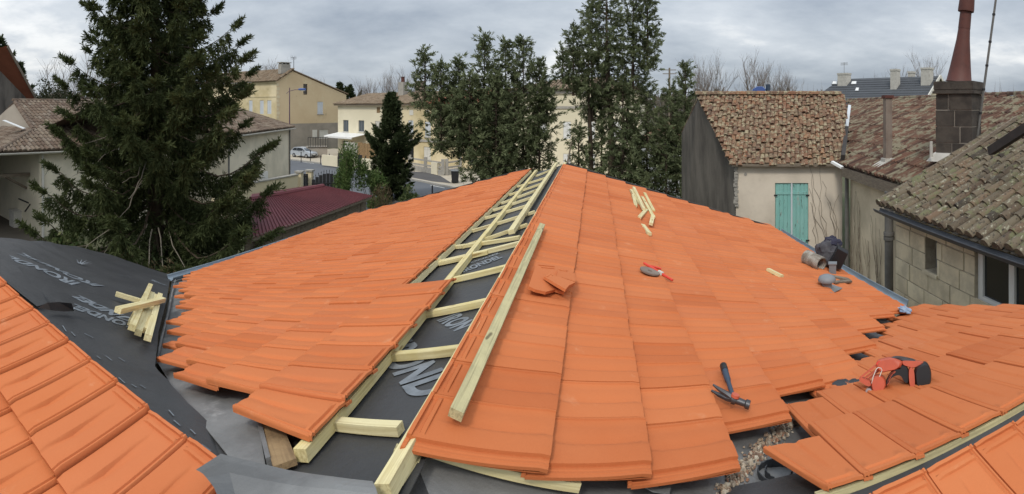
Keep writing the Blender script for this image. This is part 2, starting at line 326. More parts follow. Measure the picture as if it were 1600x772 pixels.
# ------------------------------------------------------------------ wall frames
class Fr:
    """a facade from A to B (plan points, left to right as seen from the street side), y runs into the building"""
    def __init__(s, A, B):
        A = A3(A[0], A[1], 0); B = A3(B[0], B[1], 0); s.o = A; s.L = np.linalg.norm(B - A); s.X = (B - A) / s.L; s.N = A3(-s.X[1], s.X[0], 0)
    def p(s, x, y, z): return s.o + s.X * x + s.N * y + ZU * z
    def xz(s, px, py):
        q = hit(px, py, s.o, s.N); return (q - s.o) @ s.X, q[2]
    def rect(s, x0, y0, x1, y1):                           # pixel rectangle -> local x0,z0,x1,z1
        a = s.xz(x0, y0); b = s.xz(x1, y1); return min(a[0], b[0]), min(a[1], b[1]), max(a[0], b[0]), max(a[1], b[1])
def wall_mb(F, x0, x1, z0, z1, holes=(), reveal=.18, y=0.0, mb=None):
    mb = mb or MB()
    xs = sorted({x0, x1, *[h[0] for h in holes], *[h[2] for h in holes]}); zs = sorted({z0, z1, *[h[1] for h in holes], *[h[3] for h in holes]})
    xs = [x for x in xs if x0 <= x <= x1]; zs = [z for z in zs if z0 <= z <= z1]
    for i in range(len(xs) - 1):
        for j in range(len(zs) - 1):
            cx_, cz_ = (xs[i] + xs[i + 1]) / 2, (zs[j] + zs[j + 1]) / 2
            if any(h[0] < cx_ < h[2] and h[1] < cz_ < h[3] for h in holes): continue
            mb.quad(F.p(xs[i], y, zs[j]), F.p(xs[i + 1], y, zs[j]), F.p(xs[i + 1], y, zs[j + 1]), F.p(xs[i], y, zs[j + 1]))
    for (a, b, c, d) in holes:
        r = y + reveal
        mb.quad(F.p(a, y, b), F.p(a, r, b), F.p(a, r, d), F.p(a, y, d)); mb.quad(F.p(c, y, b), F.p(c, y, d), F.p(c, r, d), F.p(c, r, b))
        mb.quad(F.p(a, y, b), F.p(c, y, b), F.p(c, r, b), F.p(a, r, b)); mb.quad(F.p(a, y, d), F.p(a, r, d), F.p(c, r, d), F.p(c, y, d))
    return mb
def fbox(mb, F, x0, x1, y0, y1, z0, z1):
    return mb.hexa([F.p(x0, y0, z0), F.p(x1, y0, z0), F.p(x1, y1, z0), F.p(x0, y1, z0)], [F.p(x0, y0, z1), F.p(x1, y0, z1), F.p(x1, y1, z1), F.p(x0, y1, z1)])
def window(F, h, parent, frame='white', glass='glass2', bars=1, cross=1, reveal=.14, fw=.06, name='window', sill=None):
    a, b, c, d = h; m = MB(); y0 = reveal - .05; y1 = reveal + .02
    fbox(m, F, a, a + fw, y0, y1, b, d); fbox(m, F, c - fw, c, y0, y1, b, d); fbox(m, F, a + fw, c - fw, y0, y1, b, b + fw); fbox(m, F, a + fw, c - fw, y0, y1, d - fw, d)
    for k in range(bars):
        x = a + (c - a) * (k + 1) / (bars + 1); fbox(m, F, x - fw * .5, x + fw * .5, y0 - .004, y1 - .004, b + fw, d - fw)
    for k in range(cross):
        z = b + (d - b) * (k + 1) / (cross + 1); fbox(m, F, a + fw, c - fw, y0 + .012, y1 - .008, z - fw * .3, z + fw * .3)
    w = mk(name, m, M[frame], parent)
    g = MB(); fbox(g, F, a + fw * .5, c - fw * .5, reveal - .012, reveal + .006, b + fw * .5, d - fw * .5); mk('pane', g, M[glass], w)
    if sill: s_ = MB(); fbox(s_, F, a - .08, c + .08, -.07, reveal - .055, b - .09, b - .003); mk('sill', s_, M[sill], w)
    return w
def shutter(F, h, parent, m_='bluegrey', reveal=.03, leaves=2, boards=3, name='shutter'):
    a, b, c, d = h; wl_ = (c - a) / leaves
    for k in range(leaves):
        x0, x1 = a + wl_ * k + .008, a + wl_ * (k + 1) - .008
        f = MB(); fbox(f, F, x0, x1, reveal + .022, reveal + .04, b, d)
        for zz_ in (b + (d - b) * .15, b + (d - b) * .85): fbox(f, F, x0 + .01, x1 - .01, reveal - .018, reveal - .001, zz_ - .04, zz_ + .04)
        s_ = mk(name, f, M[m_], parent)
        for i in range(boards):
            u0 = x0 + (x1 - x0) * i / boards + .007; u1 = x0 + (x1 - x0) * (i + 1) / boards - .007
            g = MB(); fbox(g, F, u0, u1, reveal, reveal + .021, b + .005, d - .005); mk('board', g, M[m_], s_)
# ------------------------------------------------------------------ canal tile roofs of the old houses: real half-round tiles, joined per roof
def canal(mb, O, X, Y, poly, tw=.21, tl=.36, rise=.42, jit=.012, seg=4, base=True, wd=(.50, .43), stag=.12):
    """O origin on the eave, X unit along the eave, Y unit up the slope, poly = outline in (x, y)"""
    N_ = unit(np.cross(X, Y)); N_ = N_ if N_[2] > 0 else -N_
    def inside(x, y):
        c = False; n = len(poly)
        for i in range(n):
            (x1, y1), (x2, y2) = poly[i], poly[(i + 1) % n]
            if (y1 > y) != (y2 > y) and x < (x2 - x1) * (y - y1) / (y2 - y1) + x1: c = not c
        return c
    x0, x1 = min(p[0] for p in poly), max(p[0] for p in poly); y0, y1 = min(p[1] for p in poly), max(p[1] for p in poly)
    if base:
        mb.cur = .01; mb.add([O + X * a + Y * b - N_ * .02 for a, b in poly], [tuple(range(len(poly)))])
    cols_ = int((x1 - x0) / tw) + 1; rows = int(math.ceil((y1 - y0) / tl))
    for i in range(cols_):
        xc = x0 + (i + .5) * tw; co_ = rnd.uniform(-stag, stag) * tl
        for j in range(rows):
            ya = y0 + j * tl + (co_ if j else co_ * .25)
            if not inside(xc, ya + tl * .5): continue
            yb = min(ya + tl * 1.14, y1 + .02); mb.cur = .02 + .97 * rnd.random()
            jx, jy, jz = rnd.gauss(0, jit * .5), rnd.gauss(0, jit), rnd.gauss(0, jit * .3)
            vs = []
            for (yy, lift, wq) in ((ya + jy, .030, wd[0]), (yb + jy, .008, wd[1])):
                for k in range(seg + 1):
                    a = math.pi * k / seg
                    vs.append(O + X * (xc + jx - math.cos(a) * tw * wq) + Y * yy + N_ * (lift + jz + math.sin(a) * tw * rise))
            fs = [(k, k + 1, seg + 2 + k, seg + 1 + k) for k in range(seg)] + [tuple(range(seg + 1))]
            mb.add(vs, fs)
            mb.cur = .02 + .15 * rnd.random()               # channel tile between two covers, darkest tones paint the shade of the gap
            xq = xc + tw * .5
            mb.quad(O + X * (xq - tw * .3) + Y * ya + N_ * .004, O + X * (xq + tw * .3) + Y * ya + N_ * .004, O + X * (xq + tw * .3) + Y * yb - N_ * .012, O + X * (xq - tw * .3) + Y * yb - N_ * .012)
    mb.cur = .3
class Slope:
    """plane through an eave E0->E1 rising with gradient g to the side `inward`"""
    def __init__(s, E0, E1, g, inward=None):
        s.O = np.asarray(E0, float); s.X = unit(np.asarray(E1) - s.O)
        n = A3(-s.X[1], s.X[0], 0); n = unit(n)
        if inward is not None and n @ inward < 0: n = -n
        s.Y = unit(n + ZU * g); s.N = np.cross(s.X, s.Y); s.N = s.N if s.N[2] > 0 else -s.N
    def px(s, x, y): q = hit(x, y, s.O, s.N) - s.O; return q @ s.X, q @ s.Y
    def w(s, a, b, h=0): return s.O + s.X * a + s.Y * b + s.N * h
def ridge_tiles(parent, a, b, material, tw=.38, r=.10, name='ridge_row'):
    m = MB(); d = b - a; L = np.linalg.norm(d); d = d / L; n = int(L / tw); side = unit(np.cross(d, ZU)); up = np.cross(side, d)
    for i in range(n):
        m.cur = .02 + .97 * rnd.random(); p0 = a + d * (i * tw); p1 = a + d * (i * tw + tw * 1.1); vs = []
        for p, rr in ((p0, r * 1.08), (p1, r * .95)):
            for k in range(6):
                t = math.pi * k / 5; vs.append(p + side * math.cos(t) * rr + up * (math.sin(t) * rr - .03))
        m.add(vs, [(k, k + 1, 7 + k, 6 + k) for k in range(5)] + [tuple(range(6))])
    o = mk(name, m, material, parent); o['kind'] = 'stuff'; return o
# ================================================================== THE HOUSE whose roof is being tiled
AZ = .1632; AP = AZ + math.pi / 2 + .058
U = A3(math.sin(AZ), math.cos(AZ), 0); W = A3(math.cos(AZ), -math.sin(AZ), 0)      # along the main ridge / across it
P_ = A3(math.sin(AP), math.cos(AP), 0); Q_ = A3(-math.cos(AP), math.sin(AP), 0)    # along the cross wing / forward
class RoofPlane:
    def __init__(s, fn, A, B): s.A, s.B, s.fn = A, B, fn; o = s.at(0, 0); s.O = o; n = np.cross(s.at(1, 0) - o, s.at(0, 1) - o); s.N = unit(n if n[2] > 0 else -n)
    def at(s, a, b, h=0.0):
        p = EYE + s.A * a + s.B * b - ZU * s.fn(b)
        return p + (s.N * h if h else 0)
    def px(s, x, y, h=0.0):                                # pixel -> point on the plane lifted by h
        return hit(x, y, s.O + s.N * h, s.N)
    def ab(s, x, y, h=0.0):
        q = s.px(x, y, h) - EYE; return q @ s.A, q @ s.B
MR = RoofPlane(lambda w: 1.25 + .3 * w, U, W)
ML = RoofPlane(lambda w: .8875 - .3 * w, U, W)
LN = RoofPlane(lambda q: 1.30 + .3 * (1.323 - q), P_, Q_)
LF = RoofPlane(lambda q: 1.30 + .36 * (q - 1.323), P_, Q_)
RF = RoofPlane(lambda q: 1.33 + .3 * (q - 1.649), P_, Q_)
RN = RoofPlane(lambda q: 1.33 + .3 * (1.553 - q), P_, Q_)

house = root('house', (1.0, 5.0, 0), 'low house in the middle whose cross shaped roof is being laid with new orange tiles', 'house')
sm = lambda x, a, b: float(np.clip((x - a) / (b - a), 0, 1)) ** 2 * (3 - 2 * float(np.clip((x - a) / (b - a), 0, 1)))
TA = [(0, .000), (.004, .009), (.03, .0165), (.055, .0165), (.072, .010), (.088, .010), (.105, .016), (.135, .0095), (.25, .0105), (.36, .0095), (.43, .004), (.52, -.0075), (.56, -.0080), (.585, .0020), (.605, .0090), (.66, .0098), (.78, .0105), (.90, .0085), (.972, .007), (.980, -.0085), (1.03, -.0075), (1.045, -.011), (1.09, -.0095), (1.10, -.0125), (1.15, -.013)]
TB = [0, .035, .04, .085, .095, .13, .14, .22, .40, .80, 1.13, 1.195, 1.215]
FULL = 1.215
def tile_heights(ta, h0, tb, hs=1.0, sw=1.0):
    swale = sm(tb, .18, .5) * (1 - .60 * sm(tb, .80, 1.0))
    h = h0
    if .365 < ta < .60: h = .0095 + (h0 - .0095) * swale
    if .12 < ta < .80:                                     # stop-end rim and rib under the next head lap
        if tb <= .035: h += .012
        elif tb <= .085: h -= .004
        elif .093 < tb <= .132: h += .009
    elif tb <= .035: h += .008
    if tb >= FULL - .005: h -= .007
    return h * hs - .014 + .041 * tb / FULL
tiles = []                                                 # (verts, faces, weight)
def tile(S, N_, i, j, flip, tb1=FULL, jz=0.0, hs=.8, sw=1.0):
    jz = rnd.gauss(0, .0028); rot = rnd.gauss(0, .008); ja, jb = rnd.gauss(0, .006), rnd.gauss(0, .007)
    tbs = [t for t in TB if t < tb1 - .02] + [tb1]
    na, nb = len(TA), len(tbs); vs = []
    for tb in tbs:
        for ta, h0 in TA:
            a = i + (1 - ta if flip else ta) + ja + rot * (tb - .6); b = j + tb + jb + rot * (ta - .5)
            vs.append(S(a, b) + N_ * (tile_heights(ta, h0, tb, hs, sw) + jz))
    top = len(vs)
    edge = [k for k in range(na)] + [r * na + na - 1 for r in range(1, nb)] + [(nb - 1) * na + k for k in range(na - 2, -1, -1)] + [r * na for r in range(nb - 2, 0, -1)]
    for k in edge: vs.append(vs[k] - N_ * (.011 + (.003 if k // na == nb - 1 else 0)))
    fs = [(r * na + k, r * na + k + 1, (r + 1) * na + k + 1, (r + 1) * na + k) for r in range(nb - 1) for k in range(na - 1)]
    m = len(edge)
    fs += [(edge[k], top + k, top + (k + 1) % m, edge[(k + 1) % m]) for k in range(m)]
    # underside as strips from head skirt to tail skirt
    under = [top + k for k in range(na)], [top + edge.index((nb - 1) * na + k) for k in range(na)]
    fs += [(under[0][k], under[0][k + 1], under[1][k + 1], under[1][k]) for k in range(na - 1)]
    cs = [vs[0], vs[na - 1], vs[top - 1], vs[top - na]]
    pp = [proj(c) for c in cs]
    if all(x < -40 or x > 1640 or y > 800 for x, y in pp): w_ = 0.0
    else: w_ = abs(sum(pp[k][0] * pp[(k + 1) % 4][1] - pp[(k + 1) % 4][0] * pp[k][1] for k in range(4))) / 2
    tiles.append((w_, vs, fs))
# --- main roof, right slope
GR = .372
W_MR = lambda b: float(np.interp(b, [0] + [k + FULL for k in range(12)], [-.604, -.157, .1965] + [.56 + .378 * k for k in range(10)]))
def S_mr(a, b):
    w = W_MR(b); n = 31
    un = 1.555 + .263 * a + .34 * (w + .604) * min(1.0, max(0.0, (14 - a) / 12.0)) - .20 * (w + .604) * max(0.0, (a - 20) / 11.0)
    return MR.at(un, w)
for j in range(10):
    wt = W_MR(j + FULL)
    for i in range(31):
        q = S_mr(i, j + FULL) - EYE; un = q @ U
        if un - .04 < np.interp(wt, (-.13, .19, .54, .88, 1.275, 1.565, 1.877, 2.22, 2.49, 2.76, 3.09, 3.4), (1.40, 1.5, 1.7, 2.20, 2.43, 2.62, 2.92, 3.48, 3.78, 4.08, 4.34, 4.5)): continue
        tile(S_mr, MR.N, i, j, True)
# --- main roof, left slope
def S_ml(a, b):
    w = -.592 - .38 * b; d = -w - .97
    return ML.at(1.555 + .263 * a + .20 * d * max(0.0, 1 - a / 1.4) + .04 * d * max(0.0, 1 - a / 8.0) + .05 * d * max(0.0, (a - 26) / 9.0), w)
TEETH = [(1.68, -1.52), (1.93, -2.06), (2.15, -2.50), (2.525, -2.824), (2.9, -3.16), (3.306, -3.506), (3.683, -3.842), (4.42, -4.756), (4.752, -5.02), (5.157, -5.40), (5.6, -5.7), (20, -5.7)]
for i in range(35):
    for j in range(1, 13):
        if j == 1 and i > 6: continue
        c = S_ml(i + .2, j) - EYE; u = c @ U
        lim = np.interp(u + .02, [t[0] for t in TEETH], [t[1] for t in TEETH]) if i > 0 else -1.50
        lim += rnd.uniform(-.05, .05)
        b1 = min(FULL, (-lim - .592) / .38 - j)
        if j == 12: b1 = min(b1, FULL)
        if b1 < .45: continue
        tile(S_ml, ML.N, i, j, False, b1)
# --- left wing, slope towards the camera
GLv = A3(0, 0, 0)
def S_ln(a, b): return LN.at(-1.521 + .2515 * a + .016 * b, 1.313 - .372 * b)
for i in range(-14, 2):
    for j in range(0, 4): tile(S_ln, LN.N, i, j, True, hs=1.15, sw=3.0)
# --- right wing, far slope and near slope
def S_rf(a, b): return RF.at(.615 + .2245 * a + max(0.0, 1 - a) * (.085 - .135 * b), 1.649 + .46 * b)
for i in range(0, 12):
    pc = .615 + .2245 * (i + .5); qv = 2.06 if i == 0 else (2.53 if i == 1 else 2.50 + (pc - .95) * 1.19)
    qv = min(qv, 4.95)
    for j in range(0, 8):
        b1 = min(FULL, (qv + rnd.uniform(-.04, .04) - 1.649) / .46 - j)
        if b1 < .4: continue
        tile(S_rf, RF.N, i, j, False, b1, hs=.55)
def S_rn(a, b): return RN.at(.819 + .2245 * a, 1.553 - .40 * b)
for i in range(-1, 6):
    for j in range(0, 3): tile(S_rn, RN.N, i, j, True, hs=.9, sw=1.5)
tiles.sort(key=lambda t: -t[0])
for w_, vs, fs in tiles[:300]:
    m = MB(); m.add(vs, fs); c = sum(np.array(vs)) / len(vs); mk('roof_tile', m, M['tile'], house, smooth=38, origin=c)
m = MB()
for w_, vs, fs in tiles[300:]: m.cur = .01 + .98 * rnd.random(); m.add(vs, fs)
tag(mk('roof_tile_field', m, M['tile'], house, smooth=38), kind='stuff')
# --- decks, underlay
def patch(pl, pts, h, name, material, parent=house, px=False, thick=.004, sub=0, amp=0.0, sc_=1.5, smooth=None):
    """flat sheet on a roof plane with outline pts in plane coordinates (or pixels)"""
    if px: pts = [pl.ab(x, y, h) for x, y in pts]
    bm = bmesh.new(); vs = [bm.verts.new(tuple(pl.at(a, b, h) - ORG[parent.name])) for a, b in pts]; f = bm.faces.new(vs)
    if sub:
        bmesh.ops.triangulate(bm, faces=bm.faces[:])
        for _ in range(sub): bmesh.ops.subdivide_edges(bm, edges=[e for e in bm.edges if e.calc_length() > .12], cuts=1, use_grid_fill=True); bmesh.ops.triangulate(bm, faces=bm.faces[:])
        for v in bm.verts:
            n = noise.noise(v.co * sc_) + .5 * noise.noise(v.co * sc_ * 2.7); v.co += Vector(tuple(pl.N)) * (amp * n)
    r = bmesh.ops.extrude_face_region(bm, geom=bm.faces[:]); vv = [g for g in r['geom'] if isinstance(g, bmesh.types.BMVert)]
    bmesh.ops.translate(bm, verts=vv, vec=tuple(-pl.N * thick)); bmesh.ops.recalc_face_normals(bm, faces=bm.faces)
    me = bpy.data.meshes.new(name); bm.to_mesh(me); bm.free()
    if smooth: me.polygons.foreach_set('use_smooth', [True] * len(me.polygons)); me.set_sharp_from_angle(angle=math.radians(smooth))
    o = link(name, me, material, parent); return o
patch(MR, [(1.42, -.60), (9.75, -.60), (9.35, 1.5), (8.85, 3.25), (1.42, 3.25)], -.17, 'roof_deck', M['oldwood'], thick=.02)
patch(ML, [(1.30, -.60), (10.3, -.60), (11.0, -3.0), (10.6, -5.55), (1.30, -5.55)], -.17, 'roof_deck', M['oldwood'], thick=.02)
patch(RF, [(.0, 1.60), (3.05, 1.60), (3.05, 4.85), (0, 4.85)], -.17, 'roof_deck', M['oldwood'], thick=.02)
patch(RN, [(-1.5, 1.58), (3.05, 1.58), (3.05, -3.0), (-1.5, -3.0)], -.14, 'roof_deck', M['oldwood'], thick=.02)
patch(LN, [(-6.5, 1.33), (-.3, 1.33), (-.3, -3.0), (-6.5, -3.0)], -.14, 'roof_deck', M['oldwood'], thick=.02)
patch(ML, [(1.0, -.56), (10.35, -.60), (10.6, -1.75), (1.35, -1.75), (1.0, -1.3)], -.088, 'underlay', M['underlay'], sub=3, amp=.004, smooth=60)
patch(MR, [(1.15, -.62), (9.6, -.62), (9.3, .9), (2.75, .9), (1.72, .05), (1.40, -.20), (1.15, -.3)], -.10, 'underlay', M['underlay'], thick=.006)
patch(RF, [(.3, 1.62), (3.05, 1.62), (3.05, 2.0), (.3, 2.0)], -.075, 'underlay', M['underlay'])
patch(RN, [(.2, 1.625), (3.05, 1.625), (3.05, .9), (.2, .9)], -.07, 'underlay', M['underlay'])
# left wing, far slope: the black membrane still bare
patch(LF, [(-20, 420), (-20, 368), (30, 373), (80, 379), (130, 386), (190, 404), (235, 420), (268, 431), (262, 470), (250, 520), (246, 572), (270, 606), (296, 634), (330, 660), (350, 700), (372, 735), (330, 730), (200, 612), (100, 532), (0, 447)], -.05,
      'underlay', M['underlay'], px=True, sub=4, amp=.020, sc_=1.9, smooth=60)
# fold along the ridge of the left wing and the torn flap
m = MB(); fl = [(58, 481, .03), (74, 473, .05), (92, 472, .06), (112, 474, .07), (116, 486, .01), (100, 487, .0), (80, 485, .0)]
top = [LF.px(x, y, h - .03) for x, y, h in fl]; m.add(top, [tuple(range(len(top)))])
mk('torn_flap', m, M['underlay'], house)
m = MB(); q = [LF.px(x, y, -.022) for x, y in [(0, 385), (14, 398), (40, 432), (62, 452), (74, 474), (58, 479), (0, 433)]]; m.add(q, [tuple(range(len(q)))]); mk('underlay_lap', m, M['underlay'], house)
# printed name on the membrane
def on_sheet(pl, p, h, amp, sc_, eps=.004):
    v = Vector(tuple(p - pl.N * ((p - pl.O) @ pl.N) + pl.N * h - ORG[house.name])); n = noise.noise(v * sc_) + .5 * noise.noise(v * sc_ * 2.7)
    return p - pl.N * ((p - pl.O) @ pl.N) + pl.N * (h + amp * n + eps)
def print_text(pl, body, p0, p1, h, parent=house, aspect=None, shear=.25, lift=-.046, space=1.05):
    a, b = pl.px(*p0, lift), pl.px(*p1, lift); L = np.linalg.norm(b - a); X = (b - a) / L; Y = np.cross(pl.N, X)
    cu = bpy.data.curves.new('text', 'FONT'); cu.body = body; cu.shear = shear; cu.offset = .045; cu.space_character = space; cu.size = 1
    ob = bpy.data.objects.new('tmp', cu); col.objects.link(ob); bpy.context.view_layer.update()
    me = bpy.data.meshes.new_from_object(ob.evaluated_get(bpy.context.evaluated_depsgraph_get())); bpy.data.objects.remove(ob)
    V = np.array([v.co[:] for v in me.vertices]); w_ = V[:, 0].max() - V[:, 0].min(); V[:, 0] -= V[:, 0].min(); hh = V[:, 1].max()
    sh_ = (-.05, .020, 1.9) if pl is LF else (-.088, .004, 1.5)
    out_ = [on_sheet(pl, a + X * (v[0] / w_ * L) + Y * (v[1] / hh * h), *sh_) for v in V] if len(V) else []
    mb = MB(); mb.add(out_, [tuple(p.vertices) for p in me.polygons]); bpy.data.meshes.remove(me)
    return mk('printed_name', mb, M['print'], parent)
for p0, p1, h in (((163, 449), (36, 395), .20), ((126, 443), (3, 394), .20), ((244, 510), (124, 461), .20), ((222, 511), (116, 474), .20)):
    print_text(LF, 'IRONDEL', p0, p1, h)
print_text(LF, 'IRONDEL', (262, 445), (238, 437), .10)
print_text(ML, 'IROND', (590, 545), (650, 628), .19, lift=-.085)
print_text(ML, 'IRON', (684, 500), (714, 518), .13, lift=-.085)
print_text(ML, 'IRONDEL', (724, 426), (786, 402), .13, lift=-.085)
print_text(ML, 'IRONDEL', (722, 416), (782, 396), .05, lift=-.085)
print_text(ML, 'IRONDEL', (780, 370), (820, 350), .11, lift=-.085)
# swallow emblem and small dashes printed on the membrane
m = MB()
c = on_sheet(LF, LF.px(124, 411, -.03), -.05, .020, 1.9, .008)
for k in range(5):
    an = -1.1 + k * .38; d = P_ * math.sin(an) + Q_ * math.cos(an); n2_ = np.cross(LF.N, d)
    m.add([c + d * .03 - n2_ * .012, c + d * .20 + n2_ * .03, c + d * .03 + n2_ * .012], [(0, 1, 2)])
mk('printed_emblem', m, M['print'], house)
for x, y, x2, y2 in ((8, 437, 16, 443), (112, 517, 118, 523), (132, 520, 146, 527), (152, 553, 158, 558), (166, 552, 176, 560), (186, 556, 196, 562), (206, 598, 214, 603), (219, 600, 228, 606), (98, 508, 104, 516), (24, 425, 36, 433), (186, 588, 196, 596), (272, 654, 282, 663), (298, 668, 306, 676), (264, 640, 272, 648), (316, 692, 330, 702), (184, 428, 196, 432), (198, 430, 206, 434)):
    a, b = on_sheet(LF, LF.px(x, y, -.04), -.05, .020, 1.9, .006), on_sheet(LF, LF.px(x2, y2, -.04), -.05, .020, 1.9, .006); d = unit(b - a); s = np.cross(LF.N, d) * .004; m = MB(); m.quad(a - s, b - s, b + s, a + s); mk('printed_dash', m, M['print'], house)
# --- battens
def grain(o, a, b, up):
    me = o.data; a = np.asarray(a, float); d = unit(np.asarray(b, float) - a); x = unit(np.cross(d, up)); y = np.cross(x, d); V = np.array([v.co[:] for v in me.vertices]) + ORG[o.name]; off_ = rnd.uniform(0, 50)
    g = np.stack([(V - a) @ d + off_, (V - a) @ x + off_, (V - a) @ y], 1); at_ = me.attributes.new('grain', 'FLOAT_VECTOR', 'POINT'); at_.data.foreach_set('vector', g.astype('f').ravel())
def batten(a, b, w=.062, h=.045, material='newwood', up=ZU, parent=house, name='batten'):
    m = MB(); m.bar(a, b, w, h, up); o = mk(name, m, M[material], parent, origin=(np.asarray(a) + np.asarray(b)) / 2); grain(o, a, b, up); return o
L_ = lambda x, y, h=-.045: ML.px(x, y, h)
# counter battens running up the slope, seen crossing the open strip
for x0, y0, x1, y1 in ((838, 275, 868, 263), (808, 292, 855, 277), (795, 305, 849, 286), (783, 318, 842, 296), (770, 329, 836, 307), (755, 342, 828, 320), (738, 361, 836, 331), (722, 386, 824, 351), (698, 388, 812, 371), (671, 415, 762, 394)):
    batten(ML.px(x0, y0, -.062), ML.px(x1, y1, -.062), .042, .030, up=ML.N)
for x0, y0, x1, y1 in ((668, 414, 812, 380), (705, 438, 790, 418), (655, 493, 768, 470), (598, 558, 722, 546), (516, 661, 626, 670)):
    batten(ML.px(x0, y0, -.062), ML.px(x1, y1, -.062), .044, .034, up=ML.N)
# battens laid along the ridge
batten(ML.at(4.6, -.77, -.022), ML.at(10.5, -.80, -.022), .06, .04, up=ML.N)
batten(L_(838, 267, -.055), L_(470, 712, -.055), .055, .045, up=ML.N)
batten(ML.at(3.45, -1.375, -.045), ML.at(10.6, -1.37, -.045), .055, .045, up=ML.N)
batten(ML.at(1.35, -.61, -.05), ML.at(10.2, -.61, -.05), .05, .05, up=ML.N)
# under the first course of the right slope
batten(MR.px(655, 696, -.052), MR.px(905, 758, -.052), .03, .034, 'newwood', up=MR.N)
batten(MR.px(623, 764, -.085), MR.px(660, 694, -.075), .050, .034, up=MR.N)
batten(MR.px(616, 704, -.075), MR.px(655, 724, -.075), .034, .03, 'greenwood', up=MR.N)
# along the ridge of the right wing
batten(RF.at(.66, 1.672, -.042), RF.at(3.1, 1.672, -.042), .04, .034, 'greenwood', up=RF.N)
for x, y in ((1352, 752), (1545, 668)):
    c = RF.px(x, y, -.06); batten(c - Q_ * .075, c + Q_ * .06, .05, .035, 'newwood', up=ZU)
# old board and strip at the foot of the left slope
batten(ML.px(420, 655, -.062), ML.px(446, 728, -.062), .085, .022, 'brownwood', up=ML.N, name='old_board')
batten(ML.px(404, 655, -.06), ML.px(420, 722, -.06), .018, .03, 'zinc', up=ML.N, name='flashing_edge')
batten(ML.px(462, 731, -.10), ML.px(560, 752, -.10), .05, .02, 'brownwood', up=ML.N, name='old_board')
# --- zinc valleys and gutters
patch(ML, [(268, 431), (262, 470), (250, 520), (243, 566), (262, 598), (290, 632), (322, 676), (350, 712), (372, 728), (408, 730), (402, 690), (398, 650), (400, 560), (380, 500), (350, 450), (330, 428), (300, 422)], -.075, 'valley_flashing', M['zinc'], px=True, sub=2, amp=.008, smooth=50)
m = MB(); m.tube([ML.px(x, y, h) for x, y, h in ((275, 434, -.03), (270, 455, -.05), (262, 492, -.05), (252, 530, -.05), (245, 566, -.05))], [.012, .014, .016, .013, .010], 6); mk('valley_edge', m, M['zinc'], house, smooth=60)
def valley(pl1, pl2, h, t0, t1, w1, w2, name):
    d = unit(np.cross(pl1.N, pl2.N)); d = d if d[1] > 0 else -d
    A_ = np.array([pl1.N, pl2.N, d]); b = np.array([pl1.N @ (pl1.O + pl1.N * h), pl2.N @ (pl2.O + pl2.N * h), d @ EYE]); o = np.linalg.solve(A_, b)
    for pl, w_ in ((pl1, w1), (pl2, w2)):
        s = np.cross(pl.N, d); m = MB(); k = 10
        rows = []
        for i in range(k + 1):
            p = o + d * (t0 + (t1 - t0) * i / k); wob = .01 * noise.noise(Vector(tuple(p * 2)))
            rows.append([p + s * (w_ * f) + pl.N * (wob * f + (.0 if f < .9 else .006)) for f in (0, .3, .6, .93, 1)])
        for i in range(k):
            for q in range(4): m.quad(rows[i][q], rows[i + 1][q], rows[i + 1][q + 1], rows[i][q + 1])
        mk(name, m, M['zinc'], house, smooth=50)
    return o, d
VO, VD = valley(RF, MR, -.10, .9, 5.6, -.62, .62, 'valley_flashing')
patch(RF, [(-.25, 1.5), (1.3, 1.5), (1.3, 2.6), (.2, 2.6), (-.25, 2.0)], -.125, 'valley_flashing', M['zinc'], thick=.003)
def half_gutter(parent, a, b, r=.062, material='gutter', name='gutter', down=0.0):
    m = MB(); n = 7; d = unit(b - a); s = unit(np.cross(d, ZU)); vs = []
    for p in (a, b):
        for rr in (r, r - .006):
            for k in range(n): t = math.pi * k / (n - 1); vs.append(p - s * math.cos(t) * rr - ZU * (math.sin(t) * rr))
    for k in range(n - 1):
        m_ = [(k, k + 1, 2 * n + k + 1, 2 * n + k), (n + k, 3 * n + k, 3 * n + k + 1, n + k + 1)]
        m.f += [tuple(i for i in f) for f in m_]; m.r += [0] * 2
    m.f += [(0, n, 3 * n, 2 * n), (n - 1, 3 * n - 1, 4 * n - 1, 2 * n - 1)] ; m.r += [0] * 2
    m.v += [tuple(v) for v in vs]
    m.tube([a - s * r, b - s * r], .011, 6); m.tube([a + s * r, b + s * r], .008, 6)
    return mk(name, m, M[material], parent, smooth=40)
half_gutter(house, at(1412, 472, 6.03), at(1216, 358.5, 9.73), .07)
half_gutter(house, at(266, 432, 2.60 * FP / (432 - V0)), at(542, 342, 2.60 * FP / (342 - V0)), .075)
# dark verge trim at the far ends
for pl, pts in ((MR, [(9.80, -.55), (9.66, .4), (9.52, 1.1), (9.28, 1.9), (9.0, 2.7), (8.86, 3.2)]), (ML, [(10.85, -1.5), (10.98, -2.6), (11.02, -3.6), (10.95, -4.6), (10.85, -5.6)])):
    m = MB()
    for a, b in zip(pts[:-1], pts[1:]):
        m.bar(pl.at(*a, -.01), pl.at(*b, -.01), .07, .07, pl.N)
    mk('verge_trim', m, M['terracotta_dark'], house)
